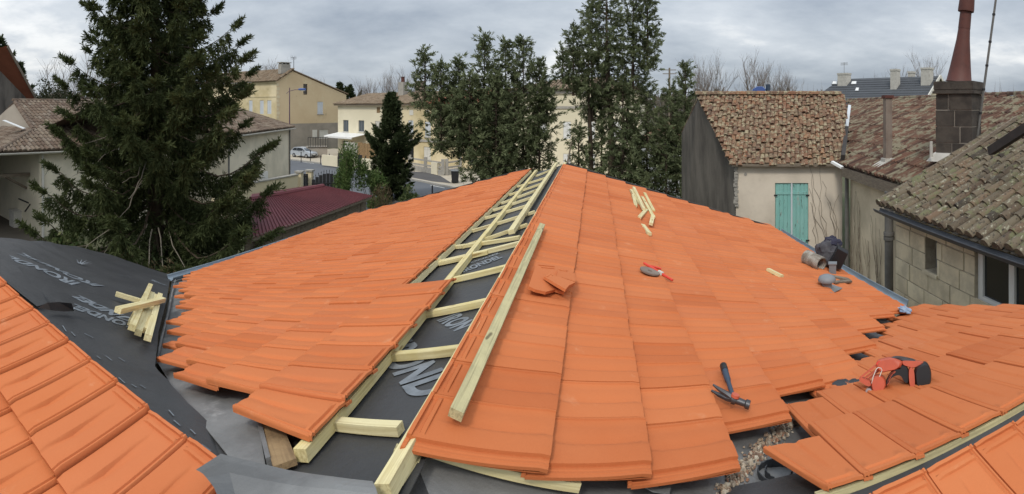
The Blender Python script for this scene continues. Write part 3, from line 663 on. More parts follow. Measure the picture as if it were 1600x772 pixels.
# walls under the eaves
def hwall(pts, name='wall', z1=3.2, material='cream'):
    m = MB()
    for a, b in zip(pts[:-1], pts[1:]):
        a, b = EYE + a, EYE + b
        m.quad(A3(a[0], a[1], 0), A3(b[0], b[1], 0), A3(b[0], b[1], z1), A3(a[0], a[1], z1))
    return mk(name, m, M[material], house)
hwall([U * 4.3 + W * 3.1, U * 8.75 + W * 3.1], z1=3.42); hwall([U * 8.75 + W * 3.1, U * 10.4 - W * .6, U * 10.7 - W * 5.2], z1=3.1); hwall([U * 10.7 - W * 5.2, U * 5.3 - W * 5.2], z1=3.15)
hwall([U * 5.3 - W * 5.2, -P_ * 6.0 + Q_ * 1.9, -P_ * 6.0 - Q_ * 3.0], z1=3.1); hwall([P_ * 3.0 + Q_ * 4.8, P_ * 3.0 - Q_ * 3.0], z1=2.9)
hwall([P_ * 3.0 - Q_ * 2.9, -P_ * 6.0 - Q_ * 2.9], z1=2.6)
m = MB()
for pl, e0, e1, z in ((MR, (9.6, -.6), (8.75, 3.1), 0),):
    pass
# gable of the far end up to the ridge
a, b, c = EYE + U * 8.75 + W * 3.1, EYE + U * 10.3 - W * .6, EYE + U * 10.7 - W * 5.2
m.add([A3(a[0], a[1], 3.0), A3(b[0], b[1], 3.0), A3(c[0], c[1], 3.0), MR.at(8.75, 3.1, -.2), MR.at(9.6, -.6, -.2), ML.at(10.3, -.6, -.2), ML.at(10.7, -5.2, -.2)], [(0, 1, 4, 3), (1, 2, 6, 5)])
mk('gable_wall', m, M['cream'], house)
# ================================================================== things lying on the roof
def slab_bar(pl, p0, p1, w, h, lift, name, label, cat, material='newwood', group=None):
    a, b = pl.px(*p0, lift), pl.px(*p1, lift); m = MB(); m.bar(a, b, w, h, pl.N)
    o = mk(name, m, M[material], origin=(a + b) / 2); grain(o, a, b, pl.N); return tag(o, label, cat, group)
slab_bar(MR, (847, 352), (712, 648), .050, .034, .045, 'batten', 'long weathered greenish batten lying along the top course of the right roof slope', 'batten', 'greenwood')
for k, (a, b, lift, lab) in enumerate((
    ((986, 297), (999, 318), .045, 'short stick at the far left edge of the little pile near the roof apex'),
    ((989, 305), (993, 322), .045, 'stubby offcut lying beside the left edge of the far stick pile'),
    ((990, 293), (1006, 327), .075, 'stick leaning across the left side of the far pile on the tiles'),
    ((1003, 308), (1021, 340), .045, 'longest central stick of the far pile on the tiles'),
    ((1007, 302), (1021, 330), .045, 'separate stick right of the far pile with a dark end'),
    ((1010, 328), (999, 340), .05, 'short stick angled left at the foot of the far pile'),
    ((1020, 337), (1017, 350), .075, 'short end piece pointing down from the far pile'),
    ((1004, 352), (1015, 366), .045, 'single short offcut lying just below the far stick pile'))):
    slab_bar(MR, a, b, .048, .032, lift - .02, 'wood_offcut', lab, 'wood offcut', group='pale offcuts on the far part of the right slope')
slab_bar(MR, (1200, 421), (1222, 432), .05, .03, .035, 'wood_offcut', 'lone pale stick lying midway down the right slope', 'wood offcut')
pile = (((181, 459), (221, 471), .05, 'stick poking out to the left at the top of the pile on black membrane'),
        ((184, 485), (255, 468), .14, 'stick lying crosswise on top of the pile on black membrane'),
        ((235, 446), (206, 512), .09, 'stick reaching farthest up from the pile, left of centre'),
        ((228, 462), (205, 505), .045, 'lower left stick at the bottom of the crossed pile'),
        ((238, 459), (216, 520), .05, 'middle stick of the pile running towards the zinc valley'),
        ((243, 462), (225, 516), .05, 'stick second from the right in the pile on membrane'),
        ((250, 461), (231, 528), .08, 'rightmost stick of the pile, its end nearest the viewer'))
for a, b, lift, lab in pile:
    slab_bar(LF, a, b, .050, .040, lift * .8 - .03, 'wood_offcut', lab, 'wood offcut', group='sticks crossed in a pile on the black membrane')
# broken tiles
def broken(poly, lift, tilt, label):
    m = MB(); pts = [MR.px(x, y, lift + tilt * k) for k, (x, y) in enumerate(poly)]; c = sum(pts) / len(pts)
    lo = [p - MR.N * .018 for p in pts]; m.hexa(lo, pts)
    a, b = pts[0], pts[1]
    for f in (.12, .24): m.bar(a + (c - a) * f * 1.2, b + (c - b) * f * 1.2, .010, .012, MR.N)
    return tag(mk('broken_tile', m, M['tile'], origin=c, smooth=30), label, 'broken tile', 'broken tile pieces by the long batten')
broken([(838, 411), (866, 414), (896, 421), (893, 434), (886, 441), (882, 457), (868, 452), (853, 456), (836, 452), (826, 447)], .05, .0015, 'largest broken tile piece lying flat beside the long batten')
broken([(850, 432), (858, 427), (876, 433), (899, 441), (889, 446), (884, 452), (872, 445)], .080, .006, 'narrow broken tile shard propped on the flat piece')
broken([(872, 421), (886, 422), (898, 427), (899, 440), (884, 435), (870, 431)], .070, .004, 'small upper broken tile piece at the right of the stack')
# hammer
def frame_on(pl, px, py, lift, px2, py2):
    o = pl.px(px, py, lift); e_ = pl.px(px2, py2, lift); X = unit(e_ - o); Y = np.cross(pl.N, X); return o, X, Y, np.linalg.norm(e_ - o)
o, X, Y, L = frame_on(MR, 1146, 622, .05, 1130, 571)
h = root('hammer', o, 'claw hammer with a dark blue grip lying on the lower right tiles', 'hammer')
m = MB(); m.tube([o + X * t for t in (0, .12 * L, .45 * L, .55 * L, .8 * L, .97 * L, L)], [.012, .012, .012, .017, .018, .019, .014], 10); mk('handle', m, M['navy'], h, smooth=40)
m = MB(); m.tube([o + X * t for t in (.80 * L, .985 * L, 1.02 * L)], [.0195, .0205, .014], 10); mk('grip_end', m, M['black'], h, smooth=40)
hd = unit(MR.px(1170, 632, .05) - MR.px(1120, 613, .05)); m = MB()
m.tube([o - X * .012 + hd * t for t in (.0, .03, .055, .06, .078, .08)], [.017, .016, .015, .021, .021, .017], 10)
m.tube([o - X * .012 - hd * .01, o - X * .012 + hd * .01], [.024, .022], 10)
for s in (-1, 1):
    m.tube([o - X * .012, o - X * .008 - hd * .035 + MR.N * (.008 * s), o + X * .004 - hd * .075 + MR.N * (.012 * s), o + X * .022 - hd * .105 + MR.N * (.014 * s)], [.017, .014, .010, .005], 7)
mk('head', m, M['steel'], h, smooth=40)
m = MB(); m.tube([o - X * .02 + MR.N * .016, o - X * .02 + MR.N * .028], [.021, .019], 12); mk('head_badge', m, M['tool_orange'], h, smooth=40)
# small red tool and grinding disc
a, b = MR.px(1006, 411, .05), MR.px(1051, 438, .035); d = unit(b - a); s = np.cross(MR.N, d); L = np.linalg.norm(b - a)
m = MB(); m.tube([a, a + d * L * .25, a + d * L * .55, b], [.010, .012, .012, .010], 7); m.tube([a + d * .05, a + d * .09 + s * .07, a + d * .12 + s * .10], [.010, .009, .008], 6)
t = root('wrecking_tool', a, 'slim red hand tool lying next to a round grey disc on the tiles', 'hand tool')
mk('red_body', m, M['tool_red'], t, smooth=40); m = MB(); m.bar(a + d * L * .52, a + d * L * .66, .028, .03, MR.N); mk('pale_band', m, M['offwhite'], t)
c = MR.px(1015, 425, .035); X = unit(np.cross(MR.N, W)); Y = np.cross(MR.N, X); m = MB(); vs = []
for hh in (.0, .012):
    for rr in (.085, .02):
        for k in range(20): vs.append(c + (X * math.cos(k * .31416) + Y * math.sin(k * .31416)) * rr + MR.N * hh)
fs = []
for k in range(20):
    n = (k + 1) % 20; fs += [(k, n, 20 + n, 20 + k), (40 + k, 60 + k, 60 + n, 40 + n), (k, 40 + k, 40 + n, n), (20 + k, 20 + n, 60 + n, 60 + k)]
m.add(vs, fs); tag(mk('grinding_disc', m, M['pipe'], origin=c), 'round grey grinding disc with a centre hole beside the red tool', 'disc')
# duct, jacket, bag, vents
o = MR.px(1284, 413, .095); o2 = MR.px(1265, 404, .095); d = unit(o2 - o); L = np.linalg.norm(o2 - o) ; m = MB(); n = 22
pr = []
for k in range(n): f = k / (n - 1); pr.append((.088 + (.006 if k % 2 else -.003), f * max(L, .3)))
for rr in (0, -.010):
    m.tube([o + d * h_ for r_, h_ in pr], [r_ + rr for r_, h_ in pr], 18, cap=False)
m.add([], []); du = root('duct_piece', o, 'short ribbed aluminium duct lying open end towards the camera by the gutter', 'duct')
mk('duct_shell', m, M['alu'], du, smooth=50)
m = MB(); q = o + d * L * .8; m.tube([q, q + d * .01], .080, 16); mk('duct_painted_shade', m, M['dark'], du)  # near-black disc standing in for the shade inside the duct
def crumple(c, rx, ry, rz, X, Y, Z, seed, amp, fr, n=26):
    m = MB(); vs = []
    for i in range(n + 1):
        t = math.pi * i / n
        for k in range(2 * n):
            f = 2 * math.pi * k / (2 * n); v = Vector((math.sin(t) * math.cos(f), math.sin(t) * math.sin(f), math.cos(t)))
            g = 1 + amp * .7 * noise.noise(v * fr * .7 + Vector((seed, 0, 0))) - amp * .55 * abs(noise.noise(v * fr * 1.5 + Vector((0, seed, 0)))) + amp * .22 * noise.noise(v * fr * 4 + Vector((0, 0, seed)))
            z = max(v.z * g, -.55); vs.append(c + X * (v.x * g * rx) + Y * (v.y * g * ry) + Z * (z * rz))
    fs = [(i * 2 * n + k, i * 2 * n + (k + 1) % (2 * n), (i + 1) * 2 * n + (k + 1) % (2 * n), (i + 1) * 2 * n + k) for i in range(n) for k in range(2 * n)]
    m.add(vs, fs); return m
rc = MR.px(1300, 419, 0); rr_ = math.hypot(rc[0], rc[1]); pxm = rr_ / FP
sx = unit(A3(ray(1300, 0)[1], -ray(1300, 0)[0], 0)); sy = unit(A3(ray(1300, 0)[0], ray(1300, 0)[1], 0))
def scr(x, y, dd=0.0): return at(x, y, rr_ + dd)
j = root('jacket', scr(1296, 408), 'crumpled grey and navy jacket heaped on a vent pipe at the right gutter', 'jacket')
mk('jacket_body', crumple(scr(1294, 396), 23 * pxm, .18, 22 * pxm, sx, sy, ZU, 3.1, .34, 2.3), M['jacket'], j, smooth=35)
mk('jacket_lining', crumple(scr(1300, 380, .05), 15 * pxm, .13, 11 * pxm, sx, sy, ZU, 8.4, .4, 2.6), M['jacket2'], j, smooth=35)
b = root('tool_bag', scr(1309, 403), 'square black bag leaning on the jacket over the gutter', 'bag'); m = MB()
m.ext([(scr(x, y) - scr(1309, 403)) @ np.array([sx, ZU]).T for x, y in ((1309, 385), (1325, 394), (1313, 419), (1294, 411))], scr(1309, 403, -.17), sx, ZU, sy, .18, .06); mk('bag_body', m, M['black'], b, smooth=30)
m = MB(); m.tube([scr(1306, 389, -.09), scr(1312, 383, -.06), scr(1318, 392, -.09)], .008, 6); mk('bag_strap', m, M['black'], b)
o = MR.px(1301, 428, 0); v = root('vent_pipe', o, 'grey square vent pipe standing under the jacket', 'vent pipe'); m = MB(); m.bar(o - ZU * .05, o + ZU * .13, .09, .08, sy); mk('pipe_body', m, M['greyplastic'], v)
m = MB(); m.bar(o + ZU * .13, o + ZU * .145, .11, .10, sy); mk('pipe_collar', m, M['greyplastic'], v)
o = MR.px(1292, 452, 0); v = root('roof_vent', o, 'grey domed roof vent standing on a lead patch in the right slope', 'roof vent')
m = MB(); m.lathe([(.055, -.02), (.055, .10)], o); mk('vent_stem', m, M['greyplastic'], v, smooth=40)
m = MB(); m.lathe([(.06, .08), (.095, .09), (.10, .105), (.088, .135), (.05, .155), (.005, .16)], o, n=18); mk('vent_cap', m, M['greyplastic'], v, smooth=50)
patch(MR, [(1281, 450), (1296, 443), (1316, 450), (1300, 458)], .022, 'lead_patch', M['zinc'], parent=v, px=True)
slab_bar(MR, (1301, 432), (1327, 437), .10, .02, .04, 'slate_offcut', 'thin dark slate offcut beside the roof vent', 'slate piece', 'oldwood')
slab_bar(MR, (1304, 441), (1329, 439), .05, .02, .04, 'wood_offcut', 'thin dark wooden strip just right of the domed vent', 'wood offcut', 'oldwood')
c = MR.px(1414, 484, .05); tag(mk('rag', crumple(c, .10, .055, .022, U, W, MR.N, 5.5, .7, 3.2, 14), M['rag'], smooth=40, origin=c), 'scrunched pale blue rag at the right valley end', 'rag')
# gas nailer (orange framing nailer), modelled in profile and leaning on the tiles
NO = RF.px(1394, 606, .0); NRr = math.hypot(NO[0], NO[1]); s_ = NRr / FP / 7.722
nx = unit(A3(ray(1394, 0)[1], -ray(1394, 0)[0], 0)); ny = unit(A3(ray(1394, 0)[0], ray(1394, 0)[1], 0)); nz = unit(ZU * .93 + ny * .36); nyy = np.cross(nz, nx)
NC = at(1300 + 700 / 7.722, 540 + 400 / 7.722, NRr)
npt = lambda zx, zy: ((zx - 700) * s_, (400 - zy) * s_)
nl = root('nail_gun', NO, 'orange and black cordless nail gun lying on the right wing tiles', 'nail gun')
def ne(poly, d, off, name, material, inset=.06):
    q = [np.array(npt(*p)) for p in poly]
    for _ in range(2): q = [v for k in range(len(q)) for v in (q[k] * .78 + q[(k + 1) % len(q)] * .22, q[k] * .22 + q[(k + 1) % len(q)] * .78)]
    m = MB(); m.ext([tuple(v) for v in q], NC + nyy * off, nx, nz, nyy, d * 1.25, inset * 1.5); return mk(name, m, M[material], nl, smooth=50)
ne([(560, 190), (720, 160), (850, 200), (840, 260), (770, 300), (690, 310), (600, 330), (540, 300), (530, 230)], .075, 0, 'body', 'tool_orange', .12)
ne([(690, 170), (800, 150), (1020, 195), (1000, 225), (930, 215), (830, 195)], .05, .0, 'top_cover', 'steel', .1)
ne([(830, 190), (1010, 200), (1130, 225), (1000, 285), (925, 270), (840, 245)], .055, .0, 'motor_housing', 'tool_orange', .1)
ne([(840, 235), (925, 265), (930, 455), (870, 430), (845, 370), (790, 350), (700, 390), (660, 470), (640, 440), (700, 330), (760, 290), (835, 285)], .05, 0, 'handle', 'black', .05)
ne([(920, 270), (990, 275), (1000, 500), (930, 480)], .085, 0, 'battery_collar', 'tool_orange', .03)
bt = ne([(985, 280), (1120, 218), (1165, 240), (1197, 320), (1190, 440), (1150, 490), (1090, 525), (1010, 500)], .10, 0, 'battery', 'black', .10)
m = MB(); c = NC + nx * (1115 - 700) * s_ + nz * (400 - 370) * s_ - nyy * .053; m.ext([(-.006, -.012), (.002, -.012), (.007, .012), (.001, .014)], c, nx, nz, nyy, .004); mk('battery_emblem', m, M['offwhite'], bt)
ne([(470, 430), (500, 370), (580, 350), (640, 390), (655, 450), (630, 520), (560, 545), (490, 530)], .07, -.005, 'nose_housing', 'tool_orange', .10)
ne([(660, 440), (700, 330), (760, 300), (780, 315), (715, 360), (690, 440), (660, 475)], .05, .0, 'trigger_guard', 'tool_orange', .04)
for k, (p, q_) in enumerate((((350, 385), (600, 200)), ((400, 395), (640, 235)), ((440, 410), (560, 320)))):
    m = MB(); a = NC + nx * npt(*p)[0] + nz * npt(*p)[1] + nyy * (.02 * k - .02); b2 = NC + nx * npt(*q_)[0] + nz * npt(*q_)[1] + nyy * (.02 * k - .02); m.bar(a, b2, .010, .012, nyy); mk('magazine_rail', m, M['tool_orange'], nl)
ne([(325, 400), (345, 380), (470, 420), (480, 470), (440, 480), (340, 430)], .06, 0, 'magazine_end', 'tool_orange', .04)
ne([(520, 235), (570, 190), (625, 215), (580, 265)], .05, -.012, 'latch', 'tool_red', .05)
m = MB(); c = NC + nx * npt(450, 530)[0] + nz * npt(450, 530)[1]; m.tube([c - nyy * .045, c - nyy * .02, c + nyy * .02], [.018, .021, .019], 14); mk('nose_wheel', m, M['bright'], nl, smooth=40)
m = MB(); f = lambda x, y: NC + nx * npt(x, y)[0] + nz * npt(x, y)[1] - nyy * .045
m.tube([f(485, 440), f(500, 370), f(535, 290), f(560, 268), f(595, 278), f(605, 300), f(570, 380), f(548, 440)], .0028, 6); mk('belt_hook', m, M['offwhite'], nl)
m = MB(); c = NC + nx * npt(595, 440)[0] + nz * npt(595, 440)[1]; m.tube([c - nyy * .045, c - nyy * .03], .012, 12); mk('nose_knob', m, M['tool_orange'], nl, smooth=40)
# crumpled black scrap, coil, zinc offcuts and the loose zinc sheet
c = RF.px(1325, 608, -.02); tag(mk('membrane_scrap', crumple(c, .12, .09, .035, P_, Q_, RF.N, 2.2, .6, 2.2, 14), M['rubber'], smooth=40, origin=c), 'crumpled dark membrane scrap tucked under the nail gun nose', 'membrane scrap')
c = RF.px(1214, 752, -.13); m = MB(); pr_ = []
for k in range(26): t = k * .36 + 2.4; r_ = .050 + .0018 * k; pr_.append(c + P_ * math.cos(t) * r_ + Q_ * math.sin(t) * r_)
for k in range(25): a, b = pr_[k], pr_[k + 1]; hz_ = ZU * (.055 + .01 * math.sin(k * .7)); m.quad(a, b, b + hz_, a + hz_); ct = (c - a); ct = ct / np.linalg.norm(ct) * .004; m.quad(a + ct, b + ct, b + ct + hz_, a + ct + hz_); m.quad(a + hz_, b + hz_, b + ct + hz_, a + ct + hz_)
tag(mk('flashing_roll', m, M['rubber'], smooth=60, origin=c), 'dark roll of flashing standing under the right wing corner tile', 'flashing roll')
m = MB(); pts = [MR.px(x, y, -.06) for x, y in ((1012, 746), (1022, 736), (1040, 741), (1060, 744), (1050, 756), (1046, 772), (1020, 768), (1006, 760))]; m.hexa([p - MR.N * .003 for p in pts], pts)
o = tag(mk('zinc_offcut', m, M['zinc'], origin=pts[0]), 'torn zinc offcut lying below the front edge of the right slope', 'zinc offcut')
m = MB(); pts = [MR.px(x, y, -.045) for x, y in ((1024, 754), (1042, 748), (1044, 756), (1030, 762))]; m.add(pts, [(0, 1, 2, 3)]); mk('punched_hole', m, M['dark'], o)
# the loose sheet bent over the ridge end in the foreground
m = MB(); rows = []
top = [(306, 734, 1.74), (345, 709, 1.80), (398, 721, 1.72), (450, 733, 1.64), (520, 744, 1.54), (582, 752, 1.46)]
bot = [(340, 776, 1.55), (372, 790, 1.54), (420, 800, 1.48), (470, 805, 1.42), (530, 810, 1.36), (598, 812, 1.32)]
for k in range(7):
    f = k / 6; rows.append([at(t_[0] + (b_[0] - t_[0]) * f, t_[1] + (b_[1] - t_[1]) * f, t_[2] + (b_[2] - t_[2]) * f) + ZU * (.018 * math.sin(f * 3.1) + .01 * noise.noise(Vector((i * .9, f * 3, 1)))) for i, (t_, b_) in enumerate(zip(top, bot))])
for k in range(6):
    for i in range(5): m.quad(rows[k][i], rows[k + 1][i], rows[k + 1][i + 1], rows[k][i + 1])
tag(mk('zinc_sheet', m, M['zinc'], smooth=70, origin=rows[3][2]), 'loose bent zinc sheet draped in the foreground over the left wing corner', 'zinc sheet')
# rubble in the right valley
def rubble(n, name, label, pathpx, spread, smin, smax, h):
    m = MB()
    for k in range(n):
        f = rnd.random() * (len(pathpx) - 1); i = int(f); f -= i
        x = pathpx[i][0] + (pathpx[i + 1][0] - pathpx[i][0]) * f + rnd.gauss(0, spread); y = pathpx[i][1] + (pathpx[i + 1][1] - pathpx[i][1]) * f + rnd.gauss(0, spread * .6)
        c = MR.px(x, y, h); s = rnd.uniform(smin, smax); a = rnd.random() * 6; X = A3(math.cos(a), math.sin(a), rnd.uniform(-.3, .3)); Y = A3(-math.sin(a), math.cos(a), rnd.uniform(-.3, .3))
        m.cur = rnd.random()
        m.hexa([c + X * s * rnd.uniform(.6, 1.2) * sx_ + Y * s * rnd.uniform(.5, .9) * sy_ for sx_, sy_ in ((-1, -1), (1, -1), (1, 1), (-1, 1))], [c + ZU * s * rnd.uniform(.5, 1.1) + X * s * rnd.uniform(.3, .8) * sx_ + Y * s * rnd.uniform(.3, .6) * sy_ for sx_, sy_ in ((-1, -1), (1, -1), (1, 1), (-1, 1))])
    return tag(mk(name, m, M['stoneA']), label, 'rubble', kind='stuff')
rubble(800, 'rubble', 'mortar crumbs and broken tile bits along the right zinc valley', [(1120, 790), (1150, 745), (1180, 712), (1215, 680), (1232, 660), (1250, 650)], 8, .003, .0085, -.095)
rubble(60, 'rubble', 'larger pale mortar lumps in the right zinc valley', [(1130, 770), (1165, 730), (1192, 700), (1220, 668), (1245, 655)], 7, .007, .014, -.09)
# ================================================================== SURROUNDINGS: ground, road, pavement
def sheet(name, pts, z, material, kind='structure', label=None, thick=0.0):
    m = MB(); p = [A3(x, y, z) for x, y in pts]
    if thick: m.hexa([q - ZU * thick for q in p], p)
    else: m.add(p, [tuple(range(len(p)))])
    return tag(mk(name, m, M[material]), label or None, kind=kind)
g2 = lambda x, y: tuple(gd(x, y)[:2])
sheet('ground', [(-900, -900), (900, -900), (900, 900), (-900, 900)], 0, 'yard', label='yard soil and grass around the houses')
far_edge = [(395, 243), (452, 250), (500, 256), (570, 266), (640, 281), (700, 293), (760, 308), (840, 332)]
FE = [g2(*p) for p in far_edge]
def off(pts, d):
    out_ = []
    for i, p in enumerate(pts):
        a, b = np.array(pts[max(i - 1, 0)]), np.array(pts[min(i + 1, len(pts) - 1)]); t = (b - a) / np.linalg.norm(b - a); out_.append((p[0] - t[1] * d, p[1] + t[0] * d))
    return out_
NE = off(FE, -8.6); NE = [(x, y) for x, y in NE]
sheet('road', FE + NE[::-1], .004, 'asphalt', label='grey asphalt road crossing beyond the roof')
PV = off(FE, 14)
sheet('pavement', off(FE, .16) + PV[::-1], .12, 'paving', label='pale pavement along the far side of the road', thick=.12)
m = MB(); K1 = off(FE, 0.0)
for a, b in zip(K1[:-1], K1[1:]):
    d = unit(A3(b[0] - a[0], b[1] - a[1], 0)); n = A3(-d[1], d[0], 0); a3, b3 = A3(*a, .065), A3(*b, .065); m.bar(a3 + n * .08, b3 + n * .08, .16, .135)
tag(mk('kerb', m, M['kerb']), 'pale stone kerb between road and pavement', kind='structure')
sheet('layby', [g2(634, 270), g2(664, 271), g2(688, 277), g2(706, 289), g2(676, 286), g2(640, 279)], .126, 'lay', label='dark patch of asphalt on the pavement in front of the ramp')
m = MB()
for k in range(9):
    f0, f1 = k / 9, (k + .45) / 9
    ln = off(FE, -.35); 
    def lerp(f): i = min(int(f * (len(ln) - 1)), len(ln) - 2); g = f * (len(ln) - 1) - i; return A3(ln[i][0] + (ln[i + 1][0] - ln[i][0]) * g, ln[i][1] + (ln[i + 1][1] - ln[i][1]) * g, .009)
    a, b = lerp(f0), lerp(f1); d = unit(b - a); n = A3(-d[1], d[0], 0) * .06; m.quad(a - n, b - n, b + n, a + n)
tag(mk('road_marking', m, M['offwhite']), kind='structure', label='thin pale line along the road edge')
sheet('courtyard', [tuple((EYE + U * 4.2 + W * 3.3)[:2]), tuple((EYE + U * 4.2 + W * 6.6)[:2]), tuple((EYE + U * 14 + W * 7)[:2]), tuple((EYE + U * 14 + W * 3.0)[:2])], .004, 'court', label='narrow courtyard between the house and its neighbours')
# posts along the kerb
for k, (x, y0, y1) in enumerate(((470.5, 237, 254), (485, 235, 252), (501, 243, 257), (514.5, 240, 257), (535, 247, 262), (571.5, 243, 262), (588, 243, 262), (738.6, 281, 300))):
    p = gd(x, y1, .12); hgt = (y1 - y0) / FP * math.hypot(p[0], p[1]); m = MB(); m.lathe([(.045, 0), (.045, hgt - .12), (.055, hgt - .11), (.055, hgt - .05), (.03, hgt)], p, n=8)
    tag(mk('bollard', m, M['iron'], smooth=40, origin=p), ['thin black bollard in front of the silver car, further left', 'thin black bollard by the front wheel of the silver car', 'thin black bollard just right of the silver car', 'thin black bollard at the left end of the terrace wall', 'thin black bollard before the middle of the terrace wall', 'thin black bollard left of the cypress before the terrace gap', 'thin black bollard closest to the cypress on its left', 'thin black bollard right of the wheeled bin by the dark conifers'][k], 'bollard', 'bollards along the far kerb')
p = gd(675.5, 304, .01); m = MB(); m.lathe([(.05, 0), (.05, .55), (.06, .56), (.03, .62)], p, n=8); tag(mk('bollard', m, M['iron'], smooth=40, origin=p), 'short black bollard on the near side of the road', 'bollard')
# wheeled bin
p = gd(711, 286, .12); b = root('wheeled_bin', p, 'dark wheeled bin standing on the pavement right of the ramp', 'bin'); r = math.hypot(p[0], p[1]); bx = unit(A3(p[1], -p[0], 0)); by = unit(A3(p[0], p[1], 0)); s = .30
m = MB(); m.hexa([p + bx * s * .8 * i + by * s * .8 * j2 + ZU * .06 for i, j2 in ((-1, -1), (1, -1), (1, 1), (-1, 1))], [p + bx * s * i + by * s * j2 + ZU * .92 for i, j2 in ((-1, -1), (1, -1), (1, 1), (-1, 1))]); mk('bin_body', m, M['iron'], b)
m = MB(); m.obox(p + ZU * .95, bx * (s + .04), by * (s + .04), ZU * .03); mk('bin_lid', m, M['greyplastic'], b)
for i in (-1, 1): m = MB(); m.tube([p + bx * s * .85 * i + by * .26 + ZU * .09 - bx * .02, p + bx * s * .85 * i + by * .26 + ZU * .09 + bx * .02], .09, 10); mk('wheel', m, M['tyre'], b)
# street lamp
p = col_at(452.5, 52, 0); l = root('street_lamp', p, 'tall street lamp with a blue arm rising behind the pale house corner', 'street lamp'); zt = CZ + (V0 - 137) / FP * 52
m = MB(); m.tube([p, p + ZU * 2, A3(p[0], p[1], zt)], [.09, .075, .05], 8); mk('post', m, M['purplepost'], l, smooth=50)
q = at(473, 141, 52); pa = A3(p[0], p[1], zt - .35); m = MB(); m.tube([pa - (q - pa) * .25 - ZU * .22, pa, pa + (q - pa) * .4 + ZU * .10, q - (q - pa) * .12 + ZU * .08], [.03, .035, .035, .03], 6); mk('arm', m, M['purplepost'], l, smooth=50)
m = MB(); d = unit(A3(*(q - pa)[:2], 0)); m.tube([q - d * .45 + ZU * .08, q - d * .2 + ZU * .09, q + d * .25 + ZU * .06, q + d * .33 + ZU * .03], [.07, .13, .12, .04], 8); mk('lamp_head', m, M['lampblue'], l, smooth=50)
m = MB(); m.obox(q - ZU * .045, d * .22, np.cross(d, ZU) * .08, ZU * .02); mk('lamp_glass', m, M['lens'], l)
# ------------------------------------------------------------------ silver hatchback
def car(o, X, Y, name, label, s=1.0):
    c = root(name, o, label, 'car'); P2 = lambda x, y, z: o + (X * x + Y * y) * s + ZU * z * s
    prof = [(-1.92, .32), (-1.97, .55), (-1.90, .86), (-1.72, 1.02), (-1.30, 1.40), (-.9, 1.47), (.05, 1.46), (.45, 1.36), (1.02, .98), (1.60, .86), (1.90, .70), (1.96, .45), (1.90, .28)]
    m = MB(); rings = []
    for yy, k in ((-.82, .93), (-.80, 1.0), (.80, 1.0), (.82, .93)): rings.append([P2(x * (1 if abs(yy) < .81 else .99), yy * (1 if z < .95 else .86 if z > 1.2 else .95), z * (1 if k == 1 else .99)) for x, z in prof])
    n = len(prof)
    m.add([p for r_ in rings for p in r_], [tuple(range(n))[::-1], tuple(range(3 * n, 4 * n))] + [(k * n + i, k * n + (i + 1) % n, (k + 1) * n + (i + 1) % n, (k + 1) * n + i) for k in range(3) for i in range(n)])
    mk('body', m, M['carpaint'], c, smooth=35)
    for sgn in (-1, 1):
        for xs in ([(-1.55, 1.03), (-1.22, 1.34), (-.72, 1.38), (-.72, 1.0)], [(-.64, 1.0), (-.64, 1.38), (.05, 1.38), (.38, 1.30), (.86, 1.0)]):
            m = MB(); m.hexa([P2(x, sgn * (.80 if z < 1.1 else .715), z) for x, z in xs], [P2(x, sgn * (.83 if z < 1.1 else .735), z) for x, z in xs]); mk('side_window', m, M['glass'], c)
        for x in (-1.22, 1.18):
            w_ = MB(); w_.tube([P2(x, sgn * .66, .30), P2(x, sgn * .84, .30)], .30 * s, 16); wh = mk('wheel', w_, M['tyre'], c, smooth=40)
            w_ = MB(); w_.tube([P2(x, sgn * .835, .30), P2(x, sgn * .855, .30)], .18 * s, 12); mk('rim', w_, M['bright'], wh)
        m = MB(); m.hexa([P2(1.62, sgn * .55, .72), P2(1.90, sgn * .48, .66), P2(1.90, sgn * .48, .60), P2(1.66, sgn * .60, .62)], [P2(1.60, sgn * .80, .80), P2(1.86, sgn * .74, .70), P2(1.87, sgn * .74, .62), P2(1.64, sgn * .83, .64)]); mk('headlight', m, M['lens'], c)
        m = MB(); m.obox(P2(.62, sgn * .90, 1.02), X * .06 * s, Y * .09 * s, ZU * .06 * s); mk('mirror', m, M['carpaint'], c)
        m = MB(); m.obox(P2(-.2, sgn * .845, .88), X * .08 * s, Y * .012 * s, ZU * .012 * s); mk('door_handle', m, M['iron'], c)
    m = MB(); m.hexa([P2(.50, -.60, 1.36), P2(1.01, -.70, 1.015), P2(1.01, .70, 1.015), P2(.50, .60, 1.36)], [P2(.52, -.62, 1.375), P2(1.05, -.72, 1.01), P2(1.05, .72, 1.01), P2(.52, .62, 1.375)]); mk('windscreen', m, M['glass2'], c)
    m = MB(); m.hexa([P2(-1.74, -.62, 1.06), P2(-1.36, -.58, 1.36), P2(-1.36, .58, 1.36), P2(-1.74, .62, 1.06)], [P2(-1.77, -.64, 1.07), P2(-1.38, -.60, 1.39), P2(-1.38, .60, 1.39), P2(-1.77, .64, 1.07)]); mk('rear_window', m, M['glass'], c)
    m = MB(); m.obox(P2(1.945, 0, .42), X * .03 * s, Y * .55 * s, ZU * .07 * s); mk('grille', m, M['iron'], c)
    m = MB(); m.obox(P2(1.965, 0, .52), X * .02 * s, Y * .26 * s, ZU * .05 * s); mk('number_plate', m, M['white'], c)
a = gd(458, 246, .12); b_ = gd(492, 247, .12); cc = (a + b_) / 2; fx = unit(A3(*(b_ - a)[:2], 0)); fx = unit(fx * .86 + A3(cc[0], cc[1], 0) / np.linalg.norm(cc[:2]) * -.5)
cc = cc + A3(cc[0], cc[1], 0) / np.linalg.norm(cc[:2]) * .6; cc[2] = .12
